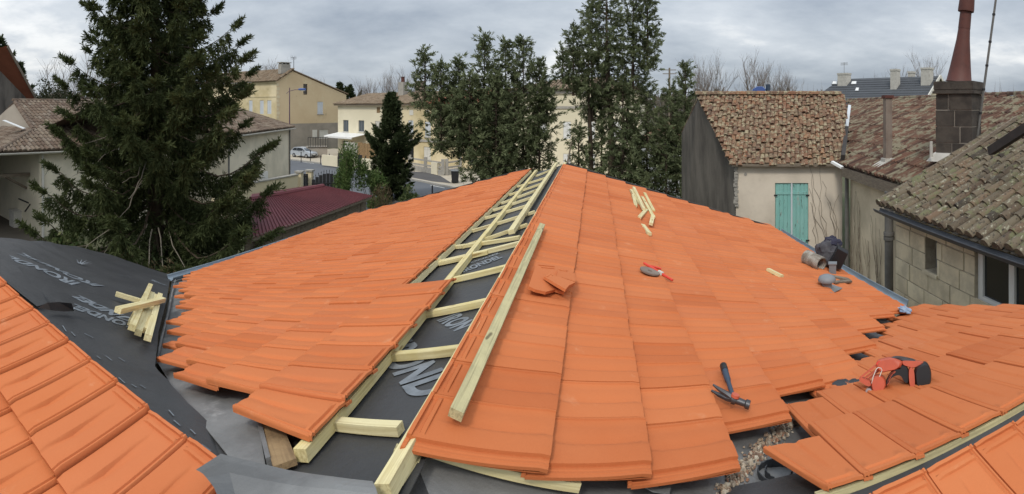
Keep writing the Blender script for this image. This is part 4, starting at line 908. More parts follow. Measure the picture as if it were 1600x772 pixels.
car(cc, fx, A3(-fx[1], fx[0], 0), 'parked_car', 'silver hatchback parked on the pavement beyond the pale house corner', .80)

# ------------------------------------------------------------------ buildings
def shell(F, depth, H, parent, material, x0=0.0, x1=None, zb=None):
    """side and back walls of a building so that it is closed"""
    x1 = F.L if x1 is None else x1; m = MB()
    m.quad(F.p(x0, 0, 0), F.p(x0, depth, 0), F.p(x0, depth, H), F.p(x0, 0, H)); m.quad(F.p(x1, 0, 0), F.p(x1, 0, H), F.p(x1, depth, H), F.p(x1, depth, 0)); m.quad(F.p(x0, depth, 0), F.p(x1, depth, 0), F.p(x1, depth, H), F.p(x0, depth, H))
    return mk('wall', m, M[material], parent)
def roof(sl, poly, parent, material, tw=.21, tl=.36, name='roof', **k):
    m = MB(); canal(m, sl.O, sl.X, sl.Y, poly, tw, tl, **k); o = mk(name, m, M[material], parent); o['kind'] = 'stuff'; return o
pxy = lambda x, r: col_at(x, r, 0)
# --- tall ochre house, gable towards us
A_, B_ = pxy(432, 68), pxy(541, 75); G = Fr(A_, B_); L0 = pxy(322, 78); Ff = Fr(L0, A_)
zc = CZ + (V0 - 127) / FP * 68; za_x, za = G.xz(457, 111); zr = G.xz(541, 148)[1]
t = root('tall_house', A_, 'tall ochre rendered house with a big bare gable and grey cement base', 'house')
h1, h2, h3 = G.rect(480.5, 131, 479.5 - 5, 147), G.rect(496, 159, 505, 178), (0, 0, 0, 0)
h1 = G.rect(474, 131, 480, 147); h4 = G.rect(499, 203, 513, 216); zl = G.xz(470, 193)[1]
h2 = tuple(h2)
zlow = min(zr, zc) - .1
m = wall_mb(G, 0, G.L, zl, zlow, [h2, (h1[0], h1[1], h1[2], zlow)] if h1[3] > zlow else [h2, h1])
m.add([G.p(0, 0, zlow), G.p(G.L, 0, zlow), G.p(G.L, 0, zr), G.p(za_x, 0, za), G.p(0, 0, zc)], [])
# gable top in strips, left open at the attic window
def gable_top(mb, G, zlow, pts, hole):
    f = lambda x: np.interp(x, [p[0] for p in pts], [p[1] for p in pts])
    xs = sorted({p[0] for p in pts} | {hole[0], hole[2]})
    for x0, x1 in zip(xs[:-1], xs[1:]):
        if hole[0] <= (x0 + x1) / 2 <= hole[2]: mb.quad(G.p(x0, 0, hole[3]), G.p(x1, 0, hole[3]), G.p(x1, 0, f(x1)), G.p(x0, 0, f(x0)))
        else: mb.quad(G.p(x0, 0, zlow), G.p(x1, 0, zlow), G.p(x1, 0, f(x1)), G.p(x0, 0, f(x0)))
gable_top(m, G, zlow, [(0, zc), (za_x, za), (G.L, zr)], h1)
mk('gable_wall', m, M['ochre'], t)
m = wall_mb(G, 0, G.L, 0, zl, [h4], y=-.02); mk('base_wall', m, M['greyrender'], t)
window(G, h1, t, 'oldwood', 'glass', 1, 2, name='attic_window'); shutter(G, h2, t, 'bluegrey', .05, 2, 2); shutter(G, h4, t, 'offwhite', .05, 1, 4, name='garage_door')
s_ = MB(); fbox(s_, G, h2[0] - .1, h2[2] + .1, -.08, .02, h2[1] - .12, h2[1] - .003); mk('sill', s_, M['concrete'], t)
m = MB(); a = G.rect(488, 203, 495, 215); fbox(m, G, a[0], a[2], -.05, -.022, a[1], a[3]); mk('utility_panel', m, M['offwhite'], t)
holes = [Ff.rect(x0, 157, x1, 178) for x0, x1 in ((389, 394.5), (406, 412), (417.5, 424))]
holes = [h for h in holes if h[0] > .2]
m = wall_mb(Ff, 0, Ff.L, 0, zc, holes); mk('front_wall', m, M['cream2'], t)
for h in holes: shutter(Ff, h, t, 'bluegrey', .04, 2, 2)
m = MB(); zq = Ff.xz(410, 150)[1]; fbox(m, Ff, 0, Ff.L, -.06, -.002, zq - .15, zq + .05); mk('string_course', m, M['cream2'], t)
m = MB(); fbox(m, Ff, 0, Ff.L, -.16, -.002, zc - .22, zc); mk('cornice', m, M['cream2'], t)
for k in range(13):
    z0 = 2.2 + k * .54; w_ = .5 if k % 2 else .32; q = MB(); fbox(q, G, .02, w_, -.035, -.003, z0, z0 + .40); mk('quoin', q, M['cream'], t)
dpt = 9.0; back = lambda F, d: F.N * d
ap = G.p(za_x, 0, za); E0 = Ff.p(-.3, -.45, zc + .02); E1 = Ff.p(Ff.L + .25, -.45, zc + .02)
gr = (za - zc) / max(.5, abs((ap - Ff.o) @ Ff.N)); sl = Slope(E0, E1, gr, Ff.N); yl = math.hypot(1, gr) * (abs((ap - Ff.o) @ Ff.N) + .5)
roof(sl, [(0, 0), (Ff.L + .6, 0), (Ff.L + .6 + (ap - Ff.p(Ff.L, 0, 0)) @ Ff.X, yl), (0, yl)], t, 'canal_far', .26, .45)
q0 = G.p(za_x - .1, -.12, za + .10); q1 = G.p(G.L + .35, -.12, zr + .02); dirx = unit(q1 - q0); back_ = unit(-Ff.X)
m = MB(); m.hexa([q0, q1, q1 + back_ * 12, q0 + back_ * 12], [p + ZU * .10 for p in (q0, q1, q1 + back_ * 12, q0 + back_ * 12)]); mk('back_roof', m, M['canal_far'], t)
m = MB(); n_ = int(np.linalg.norm(q1 - q0) / .24)
for k in range(n_): m.cur = rnd.random(); a = q0 + (q1 - q0) * ((k + .5) / n_) + ZU * .10; m.tube([a + G.N * .0 - ZU * .02, a + G.N * .5], .10, 6)
o_ = mk('verge_tiles', m, M['canal_far'], t); o_['kind'] = 'stuff'
shell(Fr(L0, B_), 7, zr - .3, t, 'ochre')
c = G.p(za_x - 1.0, .5, 0); z0 = za - .3; m = MB(); m.obox(A3(c[0], c[1], z0 + .55), G.X * .75, G.N * .4, ZU * .65); ch = mk('chimney', m, M['concrete'], t)
m = MB(); m.obox(A3(c[0], c[1], z0 + 1.42), G.X * .85, G.N * .5, ZU * .05); [m.obox(A3(c[0], c[1], z0 + 1.28) + G.X * k, G.X * .06, G.N * .35, ZU * .09) for k in (-.6, 0, .6)]; mk('chimney_cap', m, M['concrete'], ch)
p = G.p(za_x + 1.2, 1.5, za - .4); an = root('aerial', p, 'thin television aerial behind the ochre gable peak', 'aerial'); m = MB(); zt = CZ + (V0 - 90) / FP * 72; m.tube([p, A3(p[0], p[1], zt)], .045, 5); mk('mast', m, M['steel'], an)
m = MB(); tp = A3(p[0], p[1], zt - .1); m.tube([tp - G.X * .5, tp + G.X * .5], .025, 4); [m.tube([tp + G.X * k - ZU * .3, tp + G.X * k + ZU * .3], .02, 4) for k in (-.45, -.2, .1, .35)]; mk('antenna_rods', m, M['steel'], an)
# --- cream terraced house and its yellow neighbour
A_, Mx, B_ = pxy(528, 62), pxy(628, 53.5), pxy(738, 47.5)
F1 = Fr(A_, Mx); F2 = Fr(Mx, B_)
ze = CZ + .35
c1 = root('cream_house', A_, 'cream two storey house with a white awning over its terrace', 'house')
hs = [F1.rect(536, 187.5, 544.5, 206), F1.rect(560, 188, 569, 206), F1.rect(586, 189, 594.5, 204), F1.rect(588.5, 167.5, 594, 176.5), F1.rect(535, 219, 544, 240), F1.rect(551, 221, 558, 232)]
m = wall_mb(F1, 0, F1.L, 0, ze, hs); mk('front_wall', m, M['palecream'], c1)
window(F1, hs[0], c1, 'greyplastic', 'glass2', 1, 0, sill='offwhite'); window(F1, hs[1], c1, 'greyplastic', 'glass2', 1, 0, sill='offwhite'); shutter(F1, hs[2], c1, 'offwhite', .05, 2, 3); shutter(F1, hs[3], c1, 'brownwood', .05, 1, 2)
window(F1, hs[4], c1, 'white', 'glass', 1, 0, name='door'); window(F1, hs[5], c1, 'white', 'glass', 0, 0)
shell(F1, 8, ze, c1, 'palecream')
def row_roof(F, parent, material, x0, x1, g, depth=5.2):
    E0, E1 = F.p(x0, -.45, ze + .06), F.p(x1, -.45, ze + .06); sl = Slope(E0, E1, g, F.N); y = (depth + .45) * math.hypot(1, g)
    roof(sl, [(0, 0), (x1 - x0, 0), (x1 - x0, y), (0, y)], parent, material, .27, .45)
    b0, b1 = F.p(x0, depth, ze + .06 + g * (depth + .45)), F.p(x1, depth, ze + .06 + g * (depth + .45)); m = MB(); e0, e1 = F.p(x0, depth * 2, ze), F.p(x1, depth * 2, ze)
    m.hexa([b0 - ZU * .08, b1 - ZU * .08, e1 - ZU * .08, e0 - ZU * .08], [b0 - ZU * .01, b1 - ZU * .01, e1, e0]); mk('back_roof', m, M[material], parent); ridge_tiles(parent, b0, b1, M[material], .45, .13)
    return sl
row_roof(F1, c1, 'canal_far', -.45, F1.L, .24)
m = MB(); fbox(m, F1, -.3, F1.L, -.40, -.003, ze - .10, ze + .03); mk('eave_board', m, M['oldwood'], c1)
c = F1.p(F1.xz(593, 150)[0], 3.6, ze + .8); m = MB(); m.obox(c + ZU * .9, F1.X * .42, F1.N * .35, ZU * .9); ch = mk('chimney', m, M['concrete'], c1); m = MB(); m.lathe([(.22, 0), (.2, .55), (.26, .56), (.26, .62)], c + ZU * 1.8, n=8); mk('chimney_pot', m, M['cowl'], ch)
c = F1.p(F1.xz(607, 150)[0], 5.0, ze + 1.2); m = MB(); m.obox(c + ZU * .8, F1.X * .5, F1.N * .35, ZU * .75); ch = mk('chimney', m, M['oldwood'], c1)
# awning
a0, a1 = F1.xz(533, 206), F1.xz(574, 206); m = MB(); w0, w1 = F1.p(a0[0] - .5, .0, a0[1] - .05), F1.p(a1[0], .0, a0[1] - .05); f0, f1 = F1.p(a0[0] - .9, -1.9, a0[1] - .42), F1.p(a1[0] - .5, -1.9, a0[1] - .42)
m.hexa([w0 - ZU * .04, w1 - ZU * .04, f1 - ZU * .04, f0 - ZU * .04], [w0, w1, f1, f0]); m.bar(f0 - ZU * .10, f1 - ZU * .10, .06, .2); o = mk('awning', m, M['white'], c1)
# terrace
tw_ = [((503, 590), 'left'), ]
Ft = Fr(gd(503, 258, .12), gd(592, 268, .12))
for k, (x0, x1) in enumerate(((503, 527), (534, 558), (565, 592))):
    u0, u1 = Ft.xz(x0, 250)[0], Ft.xz(x1, 250)[0]; m = MB(); fbox(m, Ft, u0, u1, 0, .22, .12, 1.15); o = mk('terrace_wall', m, M['palecream'], origin=Ft.p(u0, 0, .12)); tag(o, ['left length of low cream terrace wall nearest the car', 'middle length of low cream terrace wall under the awning', 'right length of low cream terrace wall beside the cypress'][k], 'low wall', 'low terrace walls')
    if k < 2:
        v0, v1 = u1, Ft.xz((534, 565)[k], 250)[0]; m = MB(); fbox(m, Ft, v0 + .03, v1 - .03, .06, .12, .2, 1.45); tag(mk('terrace_gate', m, M['iron'], origin=Ft.p(v0, 0, .12)), ['black gate between the left and middle terrace walls', 'black gate between the middle and right terrace walls'][k], 'gate')
m = MB(); u0, u1 = Ft.xz(511, 235)[0], Ft.xz(529, 235)[0]; fbox(m, Ft, u0, u1, 2.5, 2.7, .12, 2.3); tag(mk('screen_wall', m, M['cement'], origin=Ft.p(u0, 2.5, .1)), 'pale grey screen wall at the left end of the terrace', 'screen wall')
Fs = Fr(gd(548, 246, .12), gd(592, 252, .12)); m = MB(); n_ = 18
for k in range(n_): m.cur = rnd.random(); fbox(m, Fs, Fs.L * k / n_ + .01, Fs.L * (k + 1) / n_ - .01, rnd.uniform(0, .03), .06, .12, 1.9 + rnd.uniform(-.05, .05))
o = mk('reed_screen', m, M['brownwood'], origin=Fs.p(0, 0, .12)); tag(o, 'tan reed privacy screen standing on the terrace', 'screen', kind='stuff')
# steps and railing left of the terrace
m = MB()
Fg = Fr(col_at(481, 58, 0), col_at(512, 58, 0))
for k in range(9): fbox(m, Fg, Fg.L * k / 8, Fg.L * k / 8 + .05, 0, .05, 1.3, 2.4)
fbox(m, Fg, 0, Fg.L, -.01, .06, 2.4, 2.46); fbox(m, Fg, 0, Fg.L, -.01, .06, 1.3, 1.36); tag(mk('stair_railing', m, M['iron'], origin=Fg.p(0, 4, 1.6)), 'dark iron railing on the steps left of the terrace', 'railing', kind='stuff')
m = MB(); fbox(m, Fg, -.2, Fg.L * .98, .1, 2.2, .12, 1.3); tag(mk('stair_block', m, M['greyrender'], origin=Fg.p(0, 5, .12)), 'dark grey stair block below the ochre gable', 'steps')
# yellow neighbour
c2 = root('yellow_house', Mx, 'yellow terraced house with pale blue shutters behind the cypress', 'house')
hs = [F2.rect(638, 188, 646, 209), F2.rect(664, 190, 673, 214), F2.rect(714, 190, 722, 215), F2.rect(637.5, 227, 646.5, 253), F2.rect(662, 229, 673, 251), F2.rect(732, 235, 739, 258)]
F2 = Fr(Mx, Mx + (B_ - Mx) * 1.10)
m = wall_mb(F2, 0, F2.L, 0, ze, hs); mk('front_wall', m, M['cream2'], c2)
for h in hs[:3]: shutter(F2, h, c2, 'bluegrey', .03, 2, 2); 
for h in hs[:3]:
    q = MB(); fbox(q, F2, h[0] - .1, h[2] + .1, -.06, -.002, h[1] - .12, h[1] - .01); mk('sill', q, M['concrete'], c2)
window(F2, hs[3], c2, 'iron', 'glass', 2, 4, name='door'); shutter(F2, hs[4], c2, 'offwhite', .05, 2, 3); window(F2, hs[5], c2, 'bluegrey', 'glass2', 1, 2)
zs_ = F2.xz(655, 219)[1]; q = MB(); fbox(q, F2, 0, F2.L, -.10, -.002, zs_ - .14, zs_ + .10); mk('string_course', q, M['concrete'], c2)
for x in (643, 668): a = F2.rect(x - 3, 172, x + 3, 180); q = MB(); fbox(q, F2, a[0], a[2], -.03, -.002, a[1], a[3]); mk('attic_panel', q, M['offwhite'], c2)
shell(F2, 8, ze, c2, 'cream2')
xs_ = F2.xz(660, 165)[0]
row_roof(F2, c2, 'canal_far', .0, xs_, .24); row_roof(F2, c2, 'canal_red', xs_, F2.L + .4, .24)
m = MB(); fbox(m, F2, 0, F2.L + .3, -.40, -.003, ze - .12, ze + .03); mk('eave_board', m, M['oldwood'], c2)
q = MB(); x_ = F2.xz(720, 230)[0]; q.tube([F2.p(x_, -.08, 0), F2.p(x_, -.08, ze - .1)], .05, 6); mk('downpipe', q, M['greypipe'], c2)
# ramp with concrete railings
R1, R2, R3 = gd(640, 265, .12), gd(692, 274, .12), gd(719, 270, .12)
def rail(a, b, n, label):
    r_ = root('concrete_railing', a, label, 'railing'); d = (b - a) / n
    for k in range(n + 1): m = MB(); p = a + d * k; m.bar(p, p + ZU * 1.35, .26, .26, A3(1, 0, 0)); mk('post', m, M['concrete'], r_)
    for z in (.62, 1.05):
        m = MB(); m.bar(a + ZU * z, b + ZU * z, .09, .14); mk('rail', m, M['concrete'], r_)
    m = MB(); m.bar(a + ZU * .22, b + ZU * .22, .18, .44); mk('kerb_wall', m, M['concrete'], r_)
rail(R1, R2, 2, 'concrete post and rail fence in front of the yellow house'); rail(R2 + A3(.3, .2, 0), R3, 1, 'short angled concrete rail beside the wheeled bin')
p = gd(681, 272, .12); m = MB(); m.obox(p + ZU * .5, unit(R2 - R1) * .42, np.cross(unit(R2 - R1), ZU) * .2, ZU * .5); tag(mk('meter_box', m, M['palecream'], origin=p), 'cream utility box standing before the concrete railing', 'utility box')
# --- large pale house hidden behind the two dark conifers
A_, B_ = pxy(800, 45), pxy(1000, 43); F3 = Fr(A_, B_); z3 = CZ + (V0 - 141) / FP * 44
c3 = root('pale_house', A_, 'tall pale house mostly hidden behind the two grey green conifers', 'house')
hs = [F3.rect(x, 190, x + 12, 217) for x in (880, 918, 958)] + [F3.rect(x, 240, x + 12, 262) for x in (880, 918, 958)] + [F3.rect(842, 190, 854, 217)]
m = wall_mb(F3, 0, F3.L, 0, z3, hs); mk('front_wall', m, M['palecream'], c3)
for h in hs: shutter(F3, h, c3, 'white', .04, 2, 3)
zs_ = F3.xz(885, 168)[1]; q = MB(); fbox(q, F3, -.05, F3.L + .05, -.10, -.002, zs_ - .10, zs_ + .12); mk('string_course', q, M['concrete'], c3); q = MB(); fbox(q, F3, -.1, F3.L + .1, -.16, -.003, z3 - .3, z3); mk('cornice', q, M['concrete'], c3)
shell(F3, 9, z3, c3, 'palecream'); sl = Slope(F3.p(-.4, -.4, z3 + .03), F3.p(F3.L + .4, -.4, z3 + .03), .26, F3.N); roof(sl, [(0, 0), (F3.L + .8, 0), (F3.L - 3.5, 5.0), (4.5, 5.0)], c3, 'canal_far', .28, .45)
sl2 = MB(); a, b, c, d = F3.p(-.4, -.4, z3 + .0), F3.p(4.0, 4.5, z3 + 1.24), F3.p(-.4, 9.4, z3), F3.p(F3.L + .4, -.4, z3)
e_, f_ = F3.p(F3.L - 3.9, 4.5, z3 + 1.24), F3.p(F3.L + .4, 9.4, z3); sl2.add([a, b, c, d, e_, f_], [(0, 1, 2), (3, 5, 4), (1, 4, 5, 2)]); mk('hip_roof', sl2, M['canal_far'], c3)
# --- long barn-like house on the left
rE = lambda y, dep: FP * dep / (y - V0)
EA = at(0, 238, rE(238, 1.9)); EB = at(366, 219, rE(219, 1.9)); dv = unit(EB - EA)
Fa = Fr(EA - dv * 2.0 + A3(0, 0, 0), EB + dv * .4); Fa.o = Fa.o + Fa.N * .35
barn = root('barn_house', EA, 'long low house with an open bay and old canal tiles behind the big spruce', 'house')
zb = CZ - 1.93
bay = Fa.rect(0, 240, 63, 372); bx1 = Fa.xz(62, 300)[0]
m = wall_mb(Fa, bx1, Fa.L, 0, zb, [], .25); mk('front_wall', m, M['barnwall'], barn)
q = MB(); D_ = 9.0
q.quad(Fa.p(bx1, .0, 0), Fa.p(bx1, D_, 0), Fa.p(bx1, D_, zb + .1), Fa.p(bx1, 0, zb + .1)); mk('bay_side_wall', q, M['barnwall'], barn)
q = MB(); q.quad(Fa.p(-6, D_, 0), Fa.p(bx1, D_, 0), Fa.p(bx1, D_, zb + .2), Fa.p(-6, D_, zb + .2)); mk('bay_back_wall', q, M['dark'], barn)  # back wall coloured near black to paint the bay's shade
q = MB(); q.quad(Fa.p(-6, 0, 0), Fa.p(-6, D_, 0), Fa.p(-6, D_, zb + .2), Fa.p(-6, 0, zb + .2)); mk('bay_far_wall', q, M['oldwood'], barn)
q = MB(); q.quad(Fa.p(-6, .2, zb + .05), Fa.p(bx1, .2, zb + .05), Fa.p(bx1, D_, zb + .05), Fa.p(-6, D_, zb + .05)); mk('bay_ceiling', q, M['oldwood'], barn)
q = MB(); fbox(q, Fa, -6, bx1 - .02, 1.0, 1.14, 2.62, 2.78); mk('bay_beam', q, M['oldwood'], barn)
q = MB(); q.bar(Fa.p(bx1 - .04, 1.4, 2.0), Fa.p(bx1 - 1.2, 1.1, 2.62), .10, .10); mk('bay_brace', q, M['oldwood'], barn)
q = MB(); fbox(q, Fa, bx1 - .03, bx1, 1.2, 2.4, 1.30, 1.36); q.bar(Fa.p(bx1 - .02, 1.0, 1.30), Fa.p(bx1 - .02, 1.6, .85), .05, .05); mk('wall_bracket', q, M['iron'], barn)
sheet('barn_floor', [tuple(Fa.p(-7, -2.5, 0)[:2]), tuple(Fa.p(bx1, -2.5, 0)[:2]), tuple(Fa.p(bx1, D_, 0)[:2]), tuple(Fa.p(-7, D_, 0)[:2])], .006, 'barnfloor', label='dusty floor of the open bay')
ga = .40; sl = Slope(EA, EB, ga, Fa.N)
P1 = [sl.px(-40, 246), sl.px(52, 203), sl.px(22, 158), None]; rl = P1[2][1]
polyA = [(-.1, 0), (sl.px(52, 203)[0], sl.px(52, 203)[1]), (sl.px(22, 158)[0], rl), (np.linalg.norm(EB - EA) + .3, rl), (np.linalg.norm(EB - EA) + .3, 0)]
roof(sl, polyA, barn, 'canal_barn', .23, .38)
ridge_tiles(barn, sl.w(polyA[2][0] - .1, rl, .05), sl.w(polyA[3][0], rl, .05), M['canal_barn'], .42, .13)
back0, back1 = sl.w(polyA[2][0], rl), sl.w(polyA[3][0], rl); q = MB(); q.hexa([back0 - ZU * .06, back1 - ZU * .06, back1 + Fa.N * 6 - ZU * 2.4, back0 + Fa.N * 6 - ZU * 2.4], [back0, back1, back1 + Fa.N * 6 - ZU * 2.3, back0 + Fa.N * 6 - ZU * 2.3]); mk('back_roof', q, M['canal_barn'], barn)
hipA, hipB, apx = sl.w(*polyA[0]), sl.w(*polyA[1]), sl.w(*polyA[2])
ridge_tiles(barn, hipA + ZU * .05, hipB + ZU * .05, M['canal_barn'], .40, .12, 'hip_row')
ridge_tiles(barn, hipB + ZU * .05, apx + ZU * .05, M['canal_barn'], .40, .12, 'verge_row')
# hipped lean-to on the left of that line
lx = unit(A3(*(-dv[:2] * .25 - Fa.N[:2] * 1.0), 0)); nh = unit(np.cross(hipB - hipA, lx - ZU * .02)); 
dH = -dv; Eh0 = hipA; q0 = hipB
up = unit(np.cross(ZU, unit(A3(*Fa.N[:2], 0)))); 
slh = Slope(hipA + Fa.N * 6, hipA, (hipB[2] - hipA[2]) / max(.6, abs((hipB - hipA) @ dv)), dv)
Lh = np.linalg.norm(hipA + Fa.N * 6 - hipA); yb_ = np.linalg.norm(hipB - hipA - slh.X * ((hipB - hipA) @ slh.X)); xb_ = (hipB - slh.O) @ slh.X
roof(slh, [(0, 0), (6, 0), (xb_, yb_), (0, yb_)], barn, 'canal_barn', .23, .38)
gb = Fa.N; m = MB(); m.add([hipB, hipB + gb * 5.5, apx + gb * .2, apx], []); gw = MB(); gw.add([hipB + dv * .25 - ZU * .3, hipB + dv * .25 + gb * 8 - ZU * .3, apx + dv * .05 - ZU * .06], [(0, 1, 2)]); mk('small_gable', gw, M['greyrender'], barn)
q = MB(); a = at(6, 188, np.linalg.norm(hipB[:2]) + .2); b = at(38, 201, np.linalg.norm(hipB[:2]) - .1); q.bar(a, b, .45, .03, ZU); mk('flashing_sheet', q, M['white'], barn)
half_gutter(barn, EA - dv * .5 - Fa.N * .05 - ZU * .06, EB - Fa.N * .05 - ZU * .06, .08, 'offwhite', 'gutter')
q = MB(); dpx = Fa.p(bx1 + .12, -.08, 0); q.tube([dpx, dpx + ZU * (zb - .05)], .06, 8); mk('downpipe', q, M['offwhite'], barn)
q = MB(); fbox(q, Fa, bx1 + .35, bx1 + .55, -.12, -.003, 1.55, 1.75); mk('wall_lamp', q, M['greyplastic'], barn)
p = gd(40, 352, .006); m = MB(); m.obox(p + ZU * .38, Fa.X * .75, Fa.N * .30, ZU * .38); ft = tag(mk('stone_trough', m, M['cement'], origin=p), 'pale stone trough standing at the open bay corner', 'trough')
m = MB(); m.obox(p + ZU * .785, Fa.X * .78, Fa.N * .33, ZU * .022); mk('trough_rim', m, M['cement'], ft)
# taller end block
EC = at(366, 211, 26.8); ED = at(460, 199, 37.4); ED[2] = EC[2]; d2 = unit(ED - EC); Fb = Fr(EC, ED - d2 * .35); Fb.o = Fb.o + Fb.N * .30
end = root('end_house', EC, 'pale rendered house end with a hipped canal tile roof by the road', 'house'); zE = EC[2] - .03
hs = [Fb.rect(368, 276, 377.5, 284), Fb.rect(391.5, 270.5, 404, 282.5)]
m = wall_mb(Fb, 0, Fb.L, 0, zE, hs, .22); mk('front_wall', m, M['barnwall'], end); shell(Fb, 7, zE, end, 'barnwall')
q = MB(); fbox(q, Fb, hs[0][0], hs[0][2], .22, .26, hs[0][1], hs[0][3]); mk('window_dark', q, M['glass'], end); window(Fb, hs[1], end, 'white', 'offwhite', 0, 0)
a = Fb.rect(405, 270, 413, 281); q = MB(); fbox(q, Fb, a[0], a[2], -.25, -.003, a[1], a[3]); u_ = mk('air_unit', q, M['white'], end)
slb = Slope(EC, ED, .36, Fb.N); rr0 = slb.px(376, 168); LL = np.linalg.norm(ED - EC)
polyB = [(0, 0), (LL, 0), (min(rr0[0], LL - 2), rr0[1]), (-7.0, rr0[1])]
roof(slb, polyB, end, 'canal_barn', .23, .38); ridge_tiles(end, slb.w(*polyB[1], .05), slb.w(*polyB[2], .05), M['canal_barn'], .4, .12, 'hip_row'); ridge_tiles(end, slb.w(*polyB[3], .05), slb.w(*polyB[2], .05), M['canal_barn'], .4, .13)
q = MB(); a, b, c = slb.w(*polyB[1]), slb.w(*polyB[2]), slb.w(*polyB[3]); w_ = 2 * ((b - EC) @ Fb.N); q.add([a, b, c, a + Fb.N * w_, c + Fb.N * (w_ - ((c - EC) @ Fb.N)) - ZU * (c[2] - a[2])], [(0, 3, 1), (1, 3, 4, 2)]); mk('back_roof', q, M['canal_barn'], end)
half_gutter(end, EC - Fb.N * .05 - ZU * .06, ED - Fb.N * .05 - ZU * .06, .08, 'offwhite', 'gutter')
q = MB(); p0 = Fb.p(.1, -.10, zE - .1); q.tube([p0, p0 - ZU * .5 - Fb.X * .3, p0 - ZU * .9 - Fb.X * .35, p0 - ZU * 3.6 - Fb.X * .35], .055, 6); mk('downpipe', q, M['greypipe'], end); q = MB(); p0 = Fb.p(Fb.L - .1, -.08, 0); q.tube([p0, p0 + ZU * zE], .05, 6); mk('downpipe', q, M['greypipe'], end)
# boundary wall and gates
Wa, Wb = col_at(335, 25.0, 0), col_at(466, 30.6, 0); Fw = Fr(Wa, Wb)
bw = root('boundary_wall', Wa, 'cream boundary wall in front of the pale house end', 'wall')
m = MB(); fbox(m, Fw, 0, Fw.L, 0, .2, 0, 1.75); mk('wall_body', m, M['cream'], bw); m = MB(); fbox(m, Fw, -.02, Fw.L + .02, -.05, .25, 1.755, 1.82); mk('coping', m, M['concrete'], bw)
pa = [(468, 31.0), (484, 31.6), (541, 30.0)]
for k, (x, r) in enumerate(pa):
    p = col_at(x, r, 0); o = root('gate_pillar', p, ['cream gate pillar at the end of the boundary wall', 'cream pillar between the small and the large black gate', 'cream gate pillar behind the light green bamboo'][k], 'pillar', 'cream gate pillars'); m = MB(); m.bar(p, p + ZU * 1.85, .36, .36, A3(0, 1, 0)); mk('shaft', m, M['cream'], o); m = MB(); m.obox(p + ZU * 1.9, A3(.24, 0, 0), A3(0, .24, 0), ZU * .05); mk('cap', m, M['concrete'], o)
def gate(x0, x1, r, h, arch, label):
    a, b = col_at(x0, r, 0), col_at(x1, r, 0); Fq = Fr(a, b); g = root('metal_gate', a, label, 'gate'); n = max(3, int(Fq.L / .22))
    for k in range(n):
        u0, u1 = Fq.L * k / n + .006, Fq.L * (k + 1) / n - .006; z = h + arch * math.sin(math.pi * (k + .5) / n); m = MB(); fbox(m, Fq, u0, u1, 0, .03, .06, z); mk('gate_plank', m, M['iron'], g)
    m = MB(); fbox(m, Fq, 0, Fq.L, -.04, -.004, .25, .33); mk('gate_rail', m, M['iron'], g); m = MB(); fbox(m, Fq, 0, Fq.L, -.04, -.004, h - .2, h - .12); mk('gate_rail', m, M['iron'], g)
    if arch:
        m = MB(); 
        for k in range(12): u = Fq.L * (k + .5) / 12; z = h + arch * math.sin(math.pi * (k + .5) / 12); m.lathe([(.015, 0), (.015, .12), (.03, .14), (.002, .24)], Fq.p(u, .015, z), n=5)
        o_ = mk('gate_spikes', m, M['iron'], g); o_['kind'] = 'stuff'
gate(471, 481.5, 31.2, 1.75, 0, 'narrow black pedestrian gate beside the boundary wall'); gate(487, 538, 31.0, 1.35, .45, 'wide black arched driveway gate')
# red metal shed
Z_r, Z_e = CZ - 2.9, CZ - 3.4
r0, r1 = at(402, 310, 2.9 * FP / (310 - V0)), at(505, 291, 2.9 * FP / (291 - V0)); e0, e1 = at(408, 369, 3.4 * FP / (369 - V0)), at(582, 306.5, 3.4 * FP / (306.5 - V0)); b0, b1 = at(402, 302, 3.25 * FP / (302 - V0)), at(490, 290.2, 3.25 * FP / (290.2 - V0))
rd = unit(r1 - r0); ext_ = .3; r0e, e0e = r0 - rd * ext_, e0 - rd * ext_
sh = root('red_shed', e1, 'low shed with a dark red ribbed metal roof and grey plank walls', 'shed')
def ribbed(p00, p01, p10, p11, n, rib, name):
    """sheet from edge p00-p01 to edge p10-p11 with raised ribs running between them"""
    m = MB(); N_ = unit(np.cross(p01 - p00, p10 - p00)); N_ = N_ if N_[2] > 0 else -N_; A1, A2 = [], []
    for k in range(n):
        for f, h in ((0, 0), (.62, 0), (.70, rib), (.90, rib), (.98, 0)):
            t = (k + f) / n; A1.append(p00 + (p01 - p00) * t + N_ * h); A2.append(p10 + (p11 - p10) * t + N_ * h)
    A1.append(p01); A2.append(p11); k = len(A1); m.add(A1 + A2, [(i, i + 1, k + i + 1, k + i) for i in range(k - 1)]); return mk(name, m, M['redmetal'], sh)
ribbed(r0e, r1, e0e, e1, 44, .035, 'roof_sheet'); ribbed(r0e, r1, b0 - rd * ext_, b1, 44, .035, 'back_roof_sheet')
m = MB(); m.tube([r0e + ZU * .02, r1 + ZU * .02], .08, 6); mk('ridge_cap', m, M['redmetal'], sh, smooth=60)
Fz = Fr(e0e, e1); n_ = int(Fz.L / .24)
for k in range(n_): m = MB(); fbox(m, Fz, Fz.L * k / n_ + .006, Fz.L * (k + 1) / n_ - .006, .25 + rnd.uniform(0, .02), .28 + .02, 0, Z_e - .02); mk('wall_plank', m, M['oldwood'], sh)
m = MB(); m.bar(e0e - ZU * .04 + Fz.N * .05, e1 - ZU * .04 + Fz.N * .05, .04, .12); mk('fascia', m, M['oldwood'], sh)
